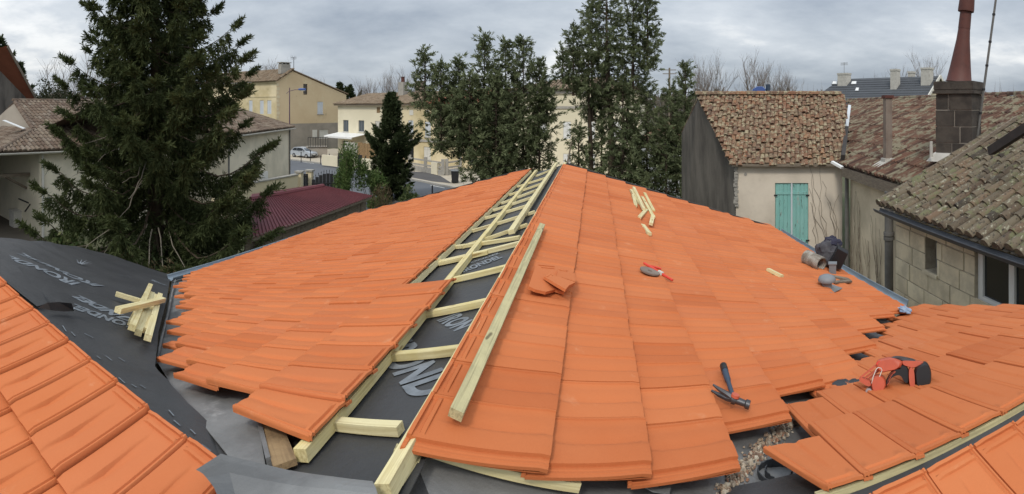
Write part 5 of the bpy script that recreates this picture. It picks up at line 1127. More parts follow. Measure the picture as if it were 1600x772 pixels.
m = MB(); a, b, c = e1 + Fz.N * .3 - Fz.X * .3, r1 - Fz.X * .3, b1 - Fz.X * .3; m.add([A3(a[0], a[1], 0), A3(c[0], c[1], 0), c - ZU * .05, b - ZU * .05, a - ZU * .05], [(0, 1, 2, 3, 4)]); mk('end_wall', m, M['oldwood'], sh)
# far left brown house
A_, B_ = pxy(-60, 36), pxy(46, 42); F5 = Fr(A_, B_); c5 = root('brown_house', B_, 'dark brown house with a steep red tiled roof at the far left', 'house')
ap_ = col_at(16, 40, CZ + (V0 - 104) / FP * 40); rt = col_at(46, 42, CZ + (V0 - 148) / FP * 42)
F6 = Fr(pxy(-60, 33), pxy(44, 40)); q = MB(); a, b = F6.p(0, 0, 0), F6.p(F6.L, 0, 0); zt = CZ + (V0 - 156) / FP * 40; x_ = F6.xz(6, 130)[0]
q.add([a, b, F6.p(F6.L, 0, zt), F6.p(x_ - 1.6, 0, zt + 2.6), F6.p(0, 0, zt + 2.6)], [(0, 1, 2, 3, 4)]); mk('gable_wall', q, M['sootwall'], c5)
e0_, e1_ = F6.p(F6.L + .7, -.5, zt - .25), F6.p(F6.L + .7, 8, zt - .25); slx = Slope(e1_, e0_, .9, -F6.X)
t0 = F6.p(x_ - 1.8, -.5, zt + 3.1); yv = np.linalg.norm(t0 - e0_)
roof(slx, [(0, 0), (8.5, 0), (8.5, 6.0), (0, 6.0)], c5, 'canal_red', .30, .42)
q = MB(); a = slx.w(8.5, -.1, .03); b = slx.w(8.5, 6.0, .03); q.bar(a, b, .05, .25, ZU); mk('barge_board', q, M['oldwood'], c5)
shell(F6, 8, zt - .3, c5, 'sootwall')
# ---------------------------------------------------------------- right side: shed with the dark gable and turquoise shutters
zs = CZ - 1.5
pA = at(1150, 250, 1.5 * FP / 81.6); pB = at(1316, 250, 1.5 * FP / 81.6); Fd = Fr(pA, pB); pC = at(1065, 206, 19.5)
sd_ = root('dark_gable_shed', pA, 'old store with a soot dark gable, mossy tiles and turquoise shutters', 'building')
ho = Fd.rect(1211, 286, 1263, 392)
m = wall_mb(Fd, 0, Fd.L, 0, zs, [ho], .14); mk('front_wall', m, M['beigewall'], sd_)
sh0 = ho; mid = (ho[0] + ho[2]) / 2
shutter(Fd, (ho[0], ho[1], ho[2], ho[3]), sd_, 'teal', .035, 2, 4)
q = MB(); fbox(q, Fd, mid - .022, mid + .022, .005, .034, ho[1], ho[3]); mk('shutter_strip', q, M['bluegrey'], sd_)
for x in (ho[0] + .02, ho[2] - .02):
    for z in (ho[3] - .35, ho[1] + .3): q = MB(); fbox(q, Fd, x - .05, x + .05, -.014, -.003, z - .02, z + .02); mk('hinge', q, M['iron'], sd_)
ap = at(1092, 149, 16.9); 
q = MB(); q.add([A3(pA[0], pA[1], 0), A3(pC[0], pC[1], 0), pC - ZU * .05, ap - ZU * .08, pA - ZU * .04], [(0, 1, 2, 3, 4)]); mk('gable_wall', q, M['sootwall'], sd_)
gsl = Slope(pA + Fd.N * -.22 - ZU * .02, pB + Fd.N * -.22 - ZU * .02, 1, Fd.N)
gg = (ap[2] - pA[2]) / ((ap - pA) @ Fd.N); gsl = Slope(pA - Fd.N * .18 - ZU * (.18 * gg) + ZU * .03, pB - Fd.N * .18 - ZU * (.18 * gg) + ZU * .03, gg, Fd.N)
yv = (((ap - pA) @ Fd.N) + .18) * math.hypot(1, gg); xr_, xl_ = gsl.px(1321, 157)[0], (ap - pA) @ Fd.X
roof(gsl, [(-.12, 0), (Fd.L + .05, 0), (xr_, yv), (xl_ - .1, yv)], sd_, 'canal_mossy', .125, .19, jit=.03, rise=.36, wd=(.56, .5), stag=.45)
ridge_tiles(sd_, gsl.w(xl_ - .1, yv, .04), gsl.w(xr_ + .1, yv, .04), M['canal_mossy'], .34, .11)
rb0, rb1 = gsl.w(xl_, yv), gsl.w(xr_, yv); q = MB(); bb = pC - ZU * .0; dn = (bb - rb0); q.hexa([rb0 - ZU * .07, rb1 - ZU * .07, rb1 + dn - ZU * .07, rb0 + dn - ZU * .07], [rb0, rb1, rb1 + dn, rb0 + dn]); mk('back_roof', q, M['canal_mossy'], sd_)
q = MB(); fbox(q, Fd, -.1, Fd.L, -.20, -.16, zs - .16, zs - .09); fbox(q, Fd, -.1, Fd.L, -.16, .0, zs - .10, zs - .07); mk('eave_board', q, M['oldwood'], sd_)
q = MB(); nb = 26
for k in range(nb): z = 3.0 + (zs - .15 - 3.0) * k / nb; c = Fd.p(rnd.uniform(-.03, .03), rnd.uniform(-.03, .02), z); q.obox(c, Fd.X * rnd.uniform(.03, .06), Fd.N * .04, ZU * rnd.uniform(.02, .04))
o_ = mk('rough_corner_render', q, M['concrete'], sd_); o_['kind'] = 'stuff'
q = MB(); a = Fd.xz(1165, 272); q.tube([Fd.p(a[0], -.02, a[1]), Fd.p(a[0], .01, a[1])], .045, 10); mk('wall_vent', q, M['concrete'], sd_)
# blue object behind that ridge
c = at(1186, 141, 24); m = MB(); cl = [(-.32, 0), (.30, 0), (.30, .10), (.16, .22), (-.10, .22), (-.30, .10)]; bl = root('blue_chimney_cowl', c, 'blue domed cowl just showing above the mossy ridge', 'cowl'); m.ext(cl, c - ZU * .05, unit(A3(c[1], -c[0], 0)), ZU, unit(A3(c[0], c[1], 0)), .5, .15); mk('dome', m, M['lampblue'], bl, smooth=40); m = MB(); m.bar(c - ZU * 1.2, c + unit(A3(c[1], -c[0], 0)) * .0 , .3, .3, A3(0, 1, 0)); mk('stem', m, M['offwhite'], bl); m = MB(); q0 = c + unit(A3(c[1], -c[0], 0)) * .42; m.bar(q0 - ZU * .2, q0 + ZU * .28, .16, .16, A3(0, 1, 0)); mk('post', m, M['navy'], bl)
# ---------------------------------------------------------------- neighbour across the passage with the brown ribbed tiles
rn = lambda u, w, z: A3(*(EYE + U * u + W * w)[:2], z)
Fn = Fr(at(1317, 260, 13.9), at(1452, 297, 9.55)); zn = CZ - 1.62
nb_ = root('brown_roof_house', Fn.p(0, 0, 0), 'neighbouring house with brown ribbed tiles and a heavy weathered eave beam', 'house')
m = wall_mb(Fn, 0, Fn.L, 0, zn, [], y=.22); mk('courtyard_wall', m, M['courtwall'], nb_)
e0_, e1_ = Fn.p(-.05, 0, zn + .02), Fn.p(Fn.L + 4.0, 0, zn + .02)
ztop = .34; gl = (CZ + ztop - zn) / 4.9; sln = Slope(e0_, e1_, gl, Fn.N); ytop = 4.9 * math.hypot(1, gl)
pl_ = sln.px(1326, 158); roof(sln, [(0, 0), (Fn.L + 4, 0), (Fn.L + 4, ytop), (pl_[0], ytop)], nb_, 'canal_brown', .155, .62, rise=.50, jit=.010, wd=(.42, .40), stag=.03)
m = MB()
for k in range(1, int(ytop / .62) + 1): y = k * .62; m.cur = .1; m.bar(sln.w(pl_[0] * y / ytop, y + .015, .0), sln.w(Fn.L + 4, y + .015, .0), .045, .085, sln.N)
mk('course_edges', m, M['terracotta_dark'], nb_)
ridge_tiles(nb_, sln.w(pl_[0], ytop, .05), sln.w(Fn.L + 4, ytop, .05), M['canal_brown'], .38, .12)
b0, b1 = sln.w(pl_[0], ytop), sln.w(Fn.L + 4, ytop); q = MB(); q.hexa([b0 - ZU * .05, b1 - ZU * .05, b1 + Fn.N * 5 - ZU * 2, b0 + Fn.N * 5 - ZU * 2], [b0, b1, b1 + Fn.N * 5 - ZU * 1.95, b0 + Fn.N * 5 - ZU * 1.95]); mk('back_roof', q, M['canal_brown'], nb_)
q = MB(); fbox(q, Fn, -.05, Fn.L + .2, -.02, .16, zn - .26, zn - .01); mk('eave_beam', q, M['oldwood'], nb_)
q = MB(); q.quad(Fn.p(0, .22, 0), Fn.p(0, 4.9, 0), Fn.p(0, 4.9, CZ + ztop - .05), Fn.p(0, .22, zn)); mk('side_wall', q, M['courtwall'], nb_)
# white flashing strip between the two roofs and zinc scraps at the gutter end
a, b = at(1327, 168, 17.8), at(1317, 246, 14.1); q = MB(); q.bar(a, a + (b - a) * .48, .20, .10, Fn.N); mk('flashing_strip', q, M['bluegrey'], nb_)
q = MB(); q.bar(a + (b - a) * .48, b, .16, .12, Fn.N); mk('flashing_strip', q, M['terracotta_dark'], nb_)
q = MB(); q.bar(at(1300, 253, 13.6), at(1316, 262, 13.4), .10, .06, ZU); mk('gutter_end', q, M['white'], nb_)
q = MB(); p0 = Fn.p(.04, .10, zn - .2); q.tube([p0, A3(p0[0], p0[1], 0)], .055, 8); mk('downpipe', q, M['greypipe'], nb_)
# pipes of the passage
p = at(1389, 300, 11.2); dp_ = root('clay_downpipe', A3(p[0], p[1], 0), 'fat grey downpipe with a collar running down the courtyard wall', 'downpipe')
m = MB(); m.tube([A3(p[0], p[1], 0), A3(p[0], p[1], zn - .22)], .10, 10); mk('pipe', m, M['greypipe'], dp_, smooth=50)
for y in (365, 372): z = CZ + (V0 - y) / FP * 11.2; m = MB(); m.tube([A3(p[0], p[1], z - .035), A3(p[0], p[1], z + .035)], .125, 10); mk('collar', m, M['greypipe'], dp_, smooth=50)
# tall vent flue rising through the brown roof
c = sln.px(1387, 256); p = sln.w(*c); zt = CZ + (V0 - 152) / FP * math.hypot(p[0], p[1]); fl_ = root('flue_pipe', p, 'tall weathered flue pipe standing on the brown roof', 'flue')
m = MB(); m.bar(p, A3(p[0], p[1], zt), .17, .17, Fn.N); mk('flue', m, M['pipe'], fl_); m = MB(); m.bar(A3(p[0], p[1], zt - .02), A3(p[0], p[1], zt + .05), .23, .23, Fn.N); mk('flue_cap', m, M['cowl'], fl_)
m = MB(); m.bar(p - ZU * .1, p + ZU * .14, .26, .26, Fn.N); m.hexa([sln.w(c[0] - .2, c[1] - .40, .05), sln.w(c[0] + .15, c[1] - .40, .05), sln.w(c[0] + .16, c[1] + .1, .09), sln.w(c[0] - .2, c[1] + .1, .09)], [sln.w(c[0] - .2, c[1] - .40, .07), sln.w(c[0] + .15, c[1] - .40, .07), sln.w(c[0] + .16, c[1] + .1, .12), sln.w(c[0] - .2, c[1] + .1, .12)]); mk('flue_base', m, M['cement'], fl_)
# stone chimney with the rust red cowl
R_c = 10.6; pcx = lambda x, y, r=R_c: at(x, y, r)
c = pcx(1488, 240); cx_ = unit(A3(c[1], -c[0], 0)); cy_ = unit(A3(c[0], c[1], 0)); cx2 = unit(cx_ * .94 - cy_ * .34); cy2 = A3(-cx2[1], cx2[0], 0)
cm = root('stone_chimney', A3(c[0], c[1], c[2] - .3), 'sooty block chimney topped by a tapering rust red metal cowl', 'chimney'); base = A3(c[0], c[1], c[2] - .6) + cy2 * .42; wX, wY = .40, .34
zrow = [CZ + (V0 - y) / FP * R_c for y in (262, 224, 198, 172, 146)]; zrow[0] = base[2] - .2
for k in range(4):
    spl = (-.1, .35, .05, -.3)[k] * wX; z0, z1 = zrow[k] + .011, zrow[k + 1] - .011; cz_ = (z0 + z1) / 2
    for (u0, u1) in ((-wX, spl - .012), (spl + .012, wX)):
        m = MB(); o = A3(base[0], base[1], cz_) + cx2 * (u0 + u1) / 2; m.obox(o, cx2 * (u1 - u0) / 2, cy2 * (wY + rnd.uniform(-.008, .012)), ZU * (z1 - z0) / 2); mk('stone_block', m, M['sootstone'], cm, origin=o)
m = MB(); m.obox(A3(base[0], base[1], (zrow[0] + zrow[4]) / 2), cx2 * (wX - .010), cy2 * (wY - .012), ZU * (zrow[4] - zrow[0]) / 2); mk('mortar_core', m, M['greyrender'], cm)
z5 = zrow[4]; m = MB(); 
for z0, z1, e_ in ((z5, z5 + .05, .06), (z5 + .052, z5 + .09, .03), (z5 + .092, z5 + .26, .04)): m.obox(A3(base[0], base[1], (z0 + z1) / 2), cx2 * (wX + e_), cy2 * (wY + e_), ZU * (z1 - z0) / 2)
mk('chimney_crown', m, M['sootstone'], cm)
zc0 = z5 + .26; zh = CZ + V0 / FP * R_c; co = A3(base[0], base[1], zc0); tp = pcx(1500, 60) + cy2 * .42; lean = (tp - co); lean = A3(lean[0], lean[1], 0) / max(.1, tp[2] - zc0) * 1.0
hh = lambda f: co + (ZU + lean * .55) * f
m = MB(); m.tube([hh(0), hh(.03), hh(.35), hh(.9), hh(1.15)], [.30, .275, .225, .150, .130], 20); m.tube([hh(1.15), hh(1.60)], [.135, .125], 20); mk('cowl_cone', m, M['cowl'], cm, smooth=40)
m = MB(); m.tube([hh(1.52), hh(1.56), hh(2.1)], [.175, .178, .15], 20); mk('cowl_cap', m, M['cowl'], cm, smooth=40)
m = MB(); bq = A3(base[0], base[1], c[2] - .03) - cy2 * .30; m.hexa([bq + cx2 * -.55 - cy2 * .22 - ZU * .14, bq + cx2 * .42 - cy2 * .22 - ZU * .14, bq + cx2 * .42 + cy2 * .1 - ZU * .14, bq + cx2 * -.55 + cy2 * .1 - ZU * .14], [bq + cx2 * -.44 - cy2 * .10 + ZU * .02, bq + cx2 * .40 - cy2 * .10 + ZU * .02, bq + cx2 * .40 + cy2 * .1 + ZU * .05, bq + cx2 * -.44 + cy2 * .1 + ZU * .05]); mk('cement_skirt', m, M['cement'], cm)
m = MB(); p = pcx(1455, 236) ; m.tube([p - ZU * .12, p + ZU * .12], .035, 8); m.tube([p + ZU * .12, p + ZU * .20], .03, 8); mk('skirt_pipe', m, M['cement'], cm)
p0, p1 = at(1524, 236, 10.9), at(1560, -30, 10.9); po = root('aerial_mast', p0, 'thin grey mast leaning right beside the stone chimney', 'mast'); m = MB(); m.tube([p0, p1], [.030, .024], 8); mk('mast_tube', m, M['greypipe'], po)
for f in (.22, .36, .50, .64, .80): q = p0 + (p1 - p0) * f; m = MB(); m.tube([q - ZU * .012, q + ZU * .03], .036, 8); mk('mast_ring', m, M['iron'], po)
# ---------------------------------------------------------------- near stone house with mossy canal tiles laid one by one
Ka_, Kb_ = at(1379, 328, 9.3), at(1600, 408, 6.2); Fk = Fr(Ka_, Ka_ + (Kb_ - Ka_) * 1.3); zk = CZ - 1.87
ks = root('stone_block_house', Fk.p(0, 0, 0), 'limestone block house with mossy canal tiles and a white framed glass door', 'house')
Fk.o = Fk.o + Fk.N * .0
e0_, e1_ = Fk.p(-.05, 0, zk + .06), Fk.p(Fk.L + 1.5, 0, zk + .06); slk = Slope(e0_, e1_, .46, Fk.N)
N0 = slk.N
canal_me = []
for v in range(5):
    m = MB(); m.cur = .02 + .2 * v; seg = 8; tl = .36; w0 = .205; m.cur *= .9; outer = []
    for y, lift, wd in ((-.01, .034, .090), (tl * .5, .026, .084), (tl * 1.15, .016, .076)):
        outer.append([A3((-math.cos(math.pi * k / seg)) * wd + rnd.gauss(0, .002), y, lift + math.sin(math.pi * k / seg) * wd * .95 + rnd.gauss(0, .002)) for k in range(seg + 1)])
    vs = [p for r_ in outer for p in r_] + [p - A3(0, 0, .014) for p in outer[0]]; n = seg + 1
    fs = [(r_ * n + k, r_ * n + k + 1, (r_ + 1) * n + k + 1, (r_ + 1) * n + k) for r_ in range(2) for k in range(seg)] + [(k, 3 * n + k, 3 * n + k + 1, k + 1) for k in range(seg)] + [tuple(3 * n + k for k in range(n))]
    m.add(vs, fs); me = bpy.data.meshes.new('canal_tile'); me.from_pydata([tuple(p) for p in vs], [], fs); me.materials.append(M['canal_near']); me.polygons.foreach_set('use_smooth', [True] * len(fs)); me.set_sharp_from_angle(angle=math.radians(40)); canal_me.append(me)
from mathutils import Matrix
Rk = Matrix((tuple(slk.X), tuple(slk.Y), tuple(slk.N))).transposed()
cols_ = int((Fk.L + .4) / .215); cand = []
for i in range(cols_):
    co_ = rnd.uniform(-.15, .15)
    for j in range(11):
        p = slk.w(.10 + i * .215, j * .36 + (co_ if j else co_ * .25)); x, y = proj(p + slk.Y * .2)
        if x > 1680: continue
        cand.append((p, i, j))
cand = cand[:300]
for p, i, j in cand:
    o = bpy.data.objects.new('canal_tile', rnd.choice(canal_me)); col.objects.link(o); o.parent = ks; ORG[o.name] = ORG[ks.name]
    o.matrix_basis = Matrix.Translation(Vector(tuple(p - ORG[ks.name] + slk.X * rnd.gauss(0, .008) + slk.Y * rnd.gauss(0, .014)))) @ (Rk.to_4x4() @ Matrix.Rotation(rnd.gauss(0, .025), 4, 'Z') @ Matrix.Rotation(rnd.gauss(0, .012), 4, 'X'))
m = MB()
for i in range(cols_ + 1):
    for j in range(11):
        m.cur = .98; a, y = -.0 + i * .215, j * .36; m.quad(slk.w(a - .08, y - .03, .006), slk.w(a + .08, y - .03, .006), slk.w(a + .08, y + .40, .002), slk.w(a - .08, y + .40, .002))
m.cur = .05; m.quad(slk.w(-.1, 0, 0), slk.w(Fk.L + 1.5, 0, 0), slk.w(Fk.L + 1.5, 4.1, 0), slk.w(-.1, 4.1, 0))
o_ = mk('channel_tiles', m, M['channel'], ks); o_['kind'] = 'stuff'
# left verge: a tile hip and the old cut beam beside it
ridge_tiles(ks, slk.w(-.02, -.02, .05), slk.w(.05, 3.4, .08), M['canal_near'], .36, .125, 'verge_row')
q = MB(); q.bar(slk.w(.30, 1.35, .13), slk.w(.22, 3.5, .15), .05, .07, slk.N); mk('verge_timber', q, M['oldwood'], ks)
q = MB(); q.bar(at(1548, 236, 8.4), at(1610, 196, 7.6), .12, .14, ZU); mk('upper_gutter', q, M['terracotta_dark'], ks); q = MB(); q.bar(at(1588, 213, 8.0), at(1612, 194, 7.5), .05, .04, ZU); mk('upper_flashing', q, M['white'], ks)
q = MB(); k0, k1 = slk.w(0, 4.0, -.05), slk.w(Fk.L + 1.5, 4.0, -.05); q.hexa([k0, k1, k1 + Fk.N * 4 - ZU * 1.8, k0 + Fk.N * 4 - ZU * 1.8], [p + ZU * .04 for p in (k0, k1, k1 + Fk.N * 4 - ZU * 1.8, k0 + Fk.N * 4 - ZU * 1.8)]); mk('back_roof', q, M['canal_brown'], ks)
g0, g1 = Fk.p(-.12, -.06, zk + .01), Fk.p(Fk.L + 1, -.06, zk + .01); half_gutter(ks, g0, g1, .07, 'darkgutter')
q = MB(); q.bar(Fk.p(-.05, .03, zk - .05), Fk.p(Fk.L + 1, .03, zk - .05), .03, .12); mk('fascia', q, M['darkgutter'], ks)
q = MB(); p0 = at(1393, 334, 9.3); q.obox(p0, Fk.X * .05, Fk.N * .04, ZU * .03); mk('flashing_clip', q, M['white'], ks)
Fv = Fr(Fk.p(0, .28, 0), Fk.p(Fk.L, .28, 0))
wn1 = Fv.rect(1446, 350, 1464, 428); dn1 = Fv.rect(1524, 394, 1600, 482); wn1 = (wn1[0], Fv.xz(1455, 425)[1], wn1[2], zk - .16)
dn1 = (dn1[0], Fv.xz(1530, 476)[1], Fv.xz(1638, 440)[0], zk - .14)
m = wall_mb(Fv, 0, Fv.L, 0, zk, [wn1, dn1], .28); mk('wall', m, M['joint'], ks)
def blocks(F, x0, x1, z0, z1, holes, parent, bh=.30, bw=(.42, .75), y=-.012):
    z = z1; r_ = 0
    while z > z0:
        zb_ = z - bh * rnd.uniform(.92, 1.08); x = x0 - (.2 if r_ % 2 else 0)
        while x < x1:
            xe = x + rnd.uniform(*bw); a, b = max(x, x0), min(xe, x1)
            segs = [(a, b)]
            for h in holes:
                if h[1] < (z + zb_) / 2 < h[3]:
                    ns = []
                    for s0, s1 in segs:
                        if s1 <= h[0] or s0 >= h[2]: ns.append((s0, s1))
                        else:
                            if s0 < h[0]: ns.append((s0, h[0]))
                            if s1 > h[2]: ns.append((h[2], s1))
                    segs = ns
            for s0, s1 in segs:
                if s1 - s0 < .06: continue
                q = MB(); dj = rnd.uniform(-.006, .006); e = .008
                q.hexa([F.p(s0 + e, .02, zb_ + e), F.p(s1 - e, .02, zb_ + e), F.p(s1 - e, .02, z - e), F.p(s0 + e, .02, z - e)], [F.p(s0 + e + .006, y + dj, zb_ + e + .006), F.p(s1 - e - .006, y + dj, zb_ + e + .006), F.p(s1 - e - .006, y + dj, z - e - .006), F.p(s0 + e + .006, y + dj, z - e - .006)])
                mk('stone_block', q, M['stone'], parent, origin=F.p((s0 + s1) / 2, 0, (z + zb_) / 2))
            x = xe
        z = zb_; r_ += 1
blocks(Fv, .0, Fv.L, 1.7, zk - .02, [wn1, dn1], ks)
q = MB(); q.quad(Fv.p(0, 0, 0), Fv.p(0, 4, 0), Fv.p(0, 4, zk + 1.2), Fv.p(0, 0, zk)); mk('side_wall', q, M['courtwall'], ks)
window(Fv, wn1, ks, 'greyplastic', 'glass2', 0, 0, reveal=.26, fw=.05)
window(Fv, dn1, ks, 'white', 'glass', 1, 0, reveal=.10, fw=.11, name='glass_door')
q = MB(); fbox(q, Fv, dn1[0] - .05, dn1[2], -.06, .12, dn1[1] - .10, dn1[1] - .004); mk('door_sill', q, M['stone'], ks)
q = MB(); fbox(q, Fv, wn1[0] - .04, wn1[2] + .04, -.04, .24, wn1[1] - .06, wn1[1] - .003); mk('sill', q, M['stone'], ks)
# the stone corner pilaster between the two houses
# bare creeper on the courtyard wall
m = MB()
for k in range(26):
    x = rnd.uniform(.25, 2.6); z = .5; pts = []; sway = rnd.uniform(-.05, .12); top = rnd.uniform(2.2, zn - .35); xx = x
    while z < top: pts.append(Fn.p(xx, .20 - rnd.uniform(.0, .02), z)); z += .22; xx += rnd.gauss(-.05, .05) + sway * .3
    if len(pts) > 2: m.tube(pts, [.009 * (1 - .6 * i / len(pts)) for i in range(len(pts))], 4)
for k in range(9):
    x = Fd.L - rnd.uniform(.02, .7); z = 1.5; pts = []; xx = x; top = rnd.uniform(3.0, zs - .1)
    while z < top: pts.append(Fd.p(min(xx, Fd.L - .02), -.012, z)); z += .2; xx += rnd.gauss(-.03, .05)
    if len(pts) > 2: m.tube(pts, [.008 * (1 - .6 * i / len(pts)) for i in range(len(pts))], 4)
tag(mk('bare_creeper', m, M['oldwood'], origin=Fn.p(0, 0, 0)), 'leafless creeper stems climbing the courtyard walls by the downpipe', 'creeper', kind='stuff')
# ---------------------------------------------------------------- far slate roofed house
A_, B_ = pxy(1250, 58), pxy(1442, 50); F8 = Fr(A_, B_); c8 = root('slate_house', A_, 'distant house with a dark slate roof, skylights and pale chimneys', 'house')
ze8 = CZ - .4; zr8 = CZ + (V0 - 121) / FP * 57; dep = 5.0
q = MB(); q.quad(F8.p(0, 0, 0), F8.p(F8.L, 0, 0), F8.p(F8.L, 0, ze8), F8.p(0, 0, ze8)); mk('front_wall', q, M['palecream'], c8); shell(F8, 2 * dep, ze8, c8, 'palecream')
rL, rR = F8.xz(1278, 121)[0], F8.L - .2
rp = lambda x, f: F8.p(x, -.4 + (dep + .4) * f, ze8 + (zr8 - ze8) * f)
rows = 14; m = MB()
for k in range(rows):
    f0, f1 = k / rows, (k + 1) / rows; xl0, xl1 = rL * f0 * 1.0, rL * f1; m.cur = rnd.random(); m.quad(rp(xl0 - .3, f0) + ZU * .05, rp(rR, f0) + ZU * .05, rp(rR, f1) + ZU * .02, rp(xl1 - .3, f1) + ZU * .02)
mk('slate_front', m, M['slate'], c8); m = MB(); a, b, c, d = rp(rL - .3, 1), rp(rR, 1), F8.p(rR, 2 * dep + .4, ze8), F8.p(-.3, 2 * dep + .4, ze8); m.add([a, b, c, d, rp(-.3, 0)], [(0, 1, 2, 3), (0, 3, 4)]); mk('slate_back', m, M['slate'], c8)
m = MB(); m.add([rp(rR - .25, 0), rp(rR - .25, 1), F8.p(rR - .25, 2 * dep, ze8)], [(0, 1, 2)]); mk('gable_wall', m, M['cream'], c8)
for a, b in ((rp(rR, 0), rp(rR, 1)), (rp(rR, 1), F8.p(rR, 2 * dep + .4, ze8 - .1))): m = MB(); m.bar(a + ZU * .02, b + ZU * .02, .12, .3); mk('barge_board', m, M['offwhite'], c8)
for x0, x1, yb, yt, f in ((1279, 1294, 129, 111, .85), (1370, 1380, 134, 109, .7), (1384, 1391, 120, 111, 1.1), (1416, 1431, 127, 108, .8)):
    u0, u1 = F8.xz(x0, 125)[0], F8.xz(x1, 125)[0]; zt = CZ + (V0 - yt) / FP * 56; q = MB(); yc = -.4 + (dep + .4) * f; fbox(q, F8, u0, u1, yc - .45, yc + .45, ze8 + 1.0, zt - .2); ch = mk('chimney', q, M['cement'], c8); q = MB(); fbox(q, F8, u0 - .05, u1 + .05, yc - .5, yc + .5, zt - .198, zt); mk('chimney_cap', q, M['cement'], ch)
for x0, x1, y0, y1 in ((1299, 1308, 126.5, 131.5), (1329, 1338, 126.5, 131.5), (1335.5, 1341.5, 136.5, 142)):
    n8 = unit(np.cross(rp(1, 0) - rp(0, 0), rp(0, 1) - rp(0, 0))); n8 = n8 if n8[2] > 0 else -n8; cs = [hit(x, y, rp(0, 0) + n8 * .12, n8) for x, y in ((x0, y1), (x1, y1), (x1 + 1, y0), (x0 + 2, y0))]; q = MB(); q.hexa([p - n8 * .12 for p in cs], cs); sk = mk('skylight', q, M['greyplastic'], c8); cc_ = sum(cs) / 4; q = MB(); q.add([cc_ + (p - cc_) * .8 + n8 * .01 for p in cs], [(0, 1, 2, 3)]); mk('pane', q, M['white'], sk)
p = rp(rL + .2, 1.0); an = root('aerial', p, 'faint aerial on the left chimney of the slate house', 'aerial'); m = MB(); m.tube([p, p + ZU * 2.0], .03, 4); mk('mast', m, M['greypipe'], an); m = MB(); [m.tube([p + ZU * (1.7 + .12 * k) - F8.X * .5, p + ZU * (1.7 + .12 * k) + F8.X * .5], .02, 4) for k in range(3)]; mk('antenna_rods', m, M['greypipe'], an)
# small white outbuilding right of the conifers and a utility pole
A_, B_ = pxy(1000, 33), pxy(1064, 31); F9 = Fr(A_, B_); c9 = root('white_outbuilding', A_, 'small white outbuilding with a lichen grey roof behind the right conifer', 'outbuilding'); z9 = CZ - 2.0
z9 = F9.xz(1045, 223)[1]
m = wall_mb(F9, 0, F9.L, 0, z9, []); mk('front_wall', m, M['white'], c9); shell(F9, 4, z9, c9, 'palecream')
sl9 = Slope(F9.p(-.2, -.25, z9), F9.p(F9.L + .2, -.25, z9), .34, F9.N); roof(sl9, [(0, 0), (F9.L + .4, 0), (F9.L + .4, 3.6), (0, 3.6)], c9, 'canal_mossy', .2, .35)
q = MB(); fbox(q, F9, F9.L - .28, F9.L - .02, -.06, -.003, 0, z9 - .1); mk('corner_pilaster', q, M['white'], c9)
p = col_at(1046, 60, 0); up_ = root('utility_pole', p, 'wooden utility pole with a crossarm behind the right conifer', 'utility pole'); zt = CZ + (V0 - 106) / FP * 60; m = MB(); m.tube([p, A3(p[0], p[1], zt)], [.16, .11], 8); mk('pole', m, M['oldwood'], up_); tv = unit(A3(p[1], -p[0], 0))
for dz in (.25, .7): m = MB(); c = A3(p[0], p[1], zt - dz); m.bar(c - tv * .8, c + tv * .8, .09, .09); mk('crossarm', m, M['oldwood'], up_)
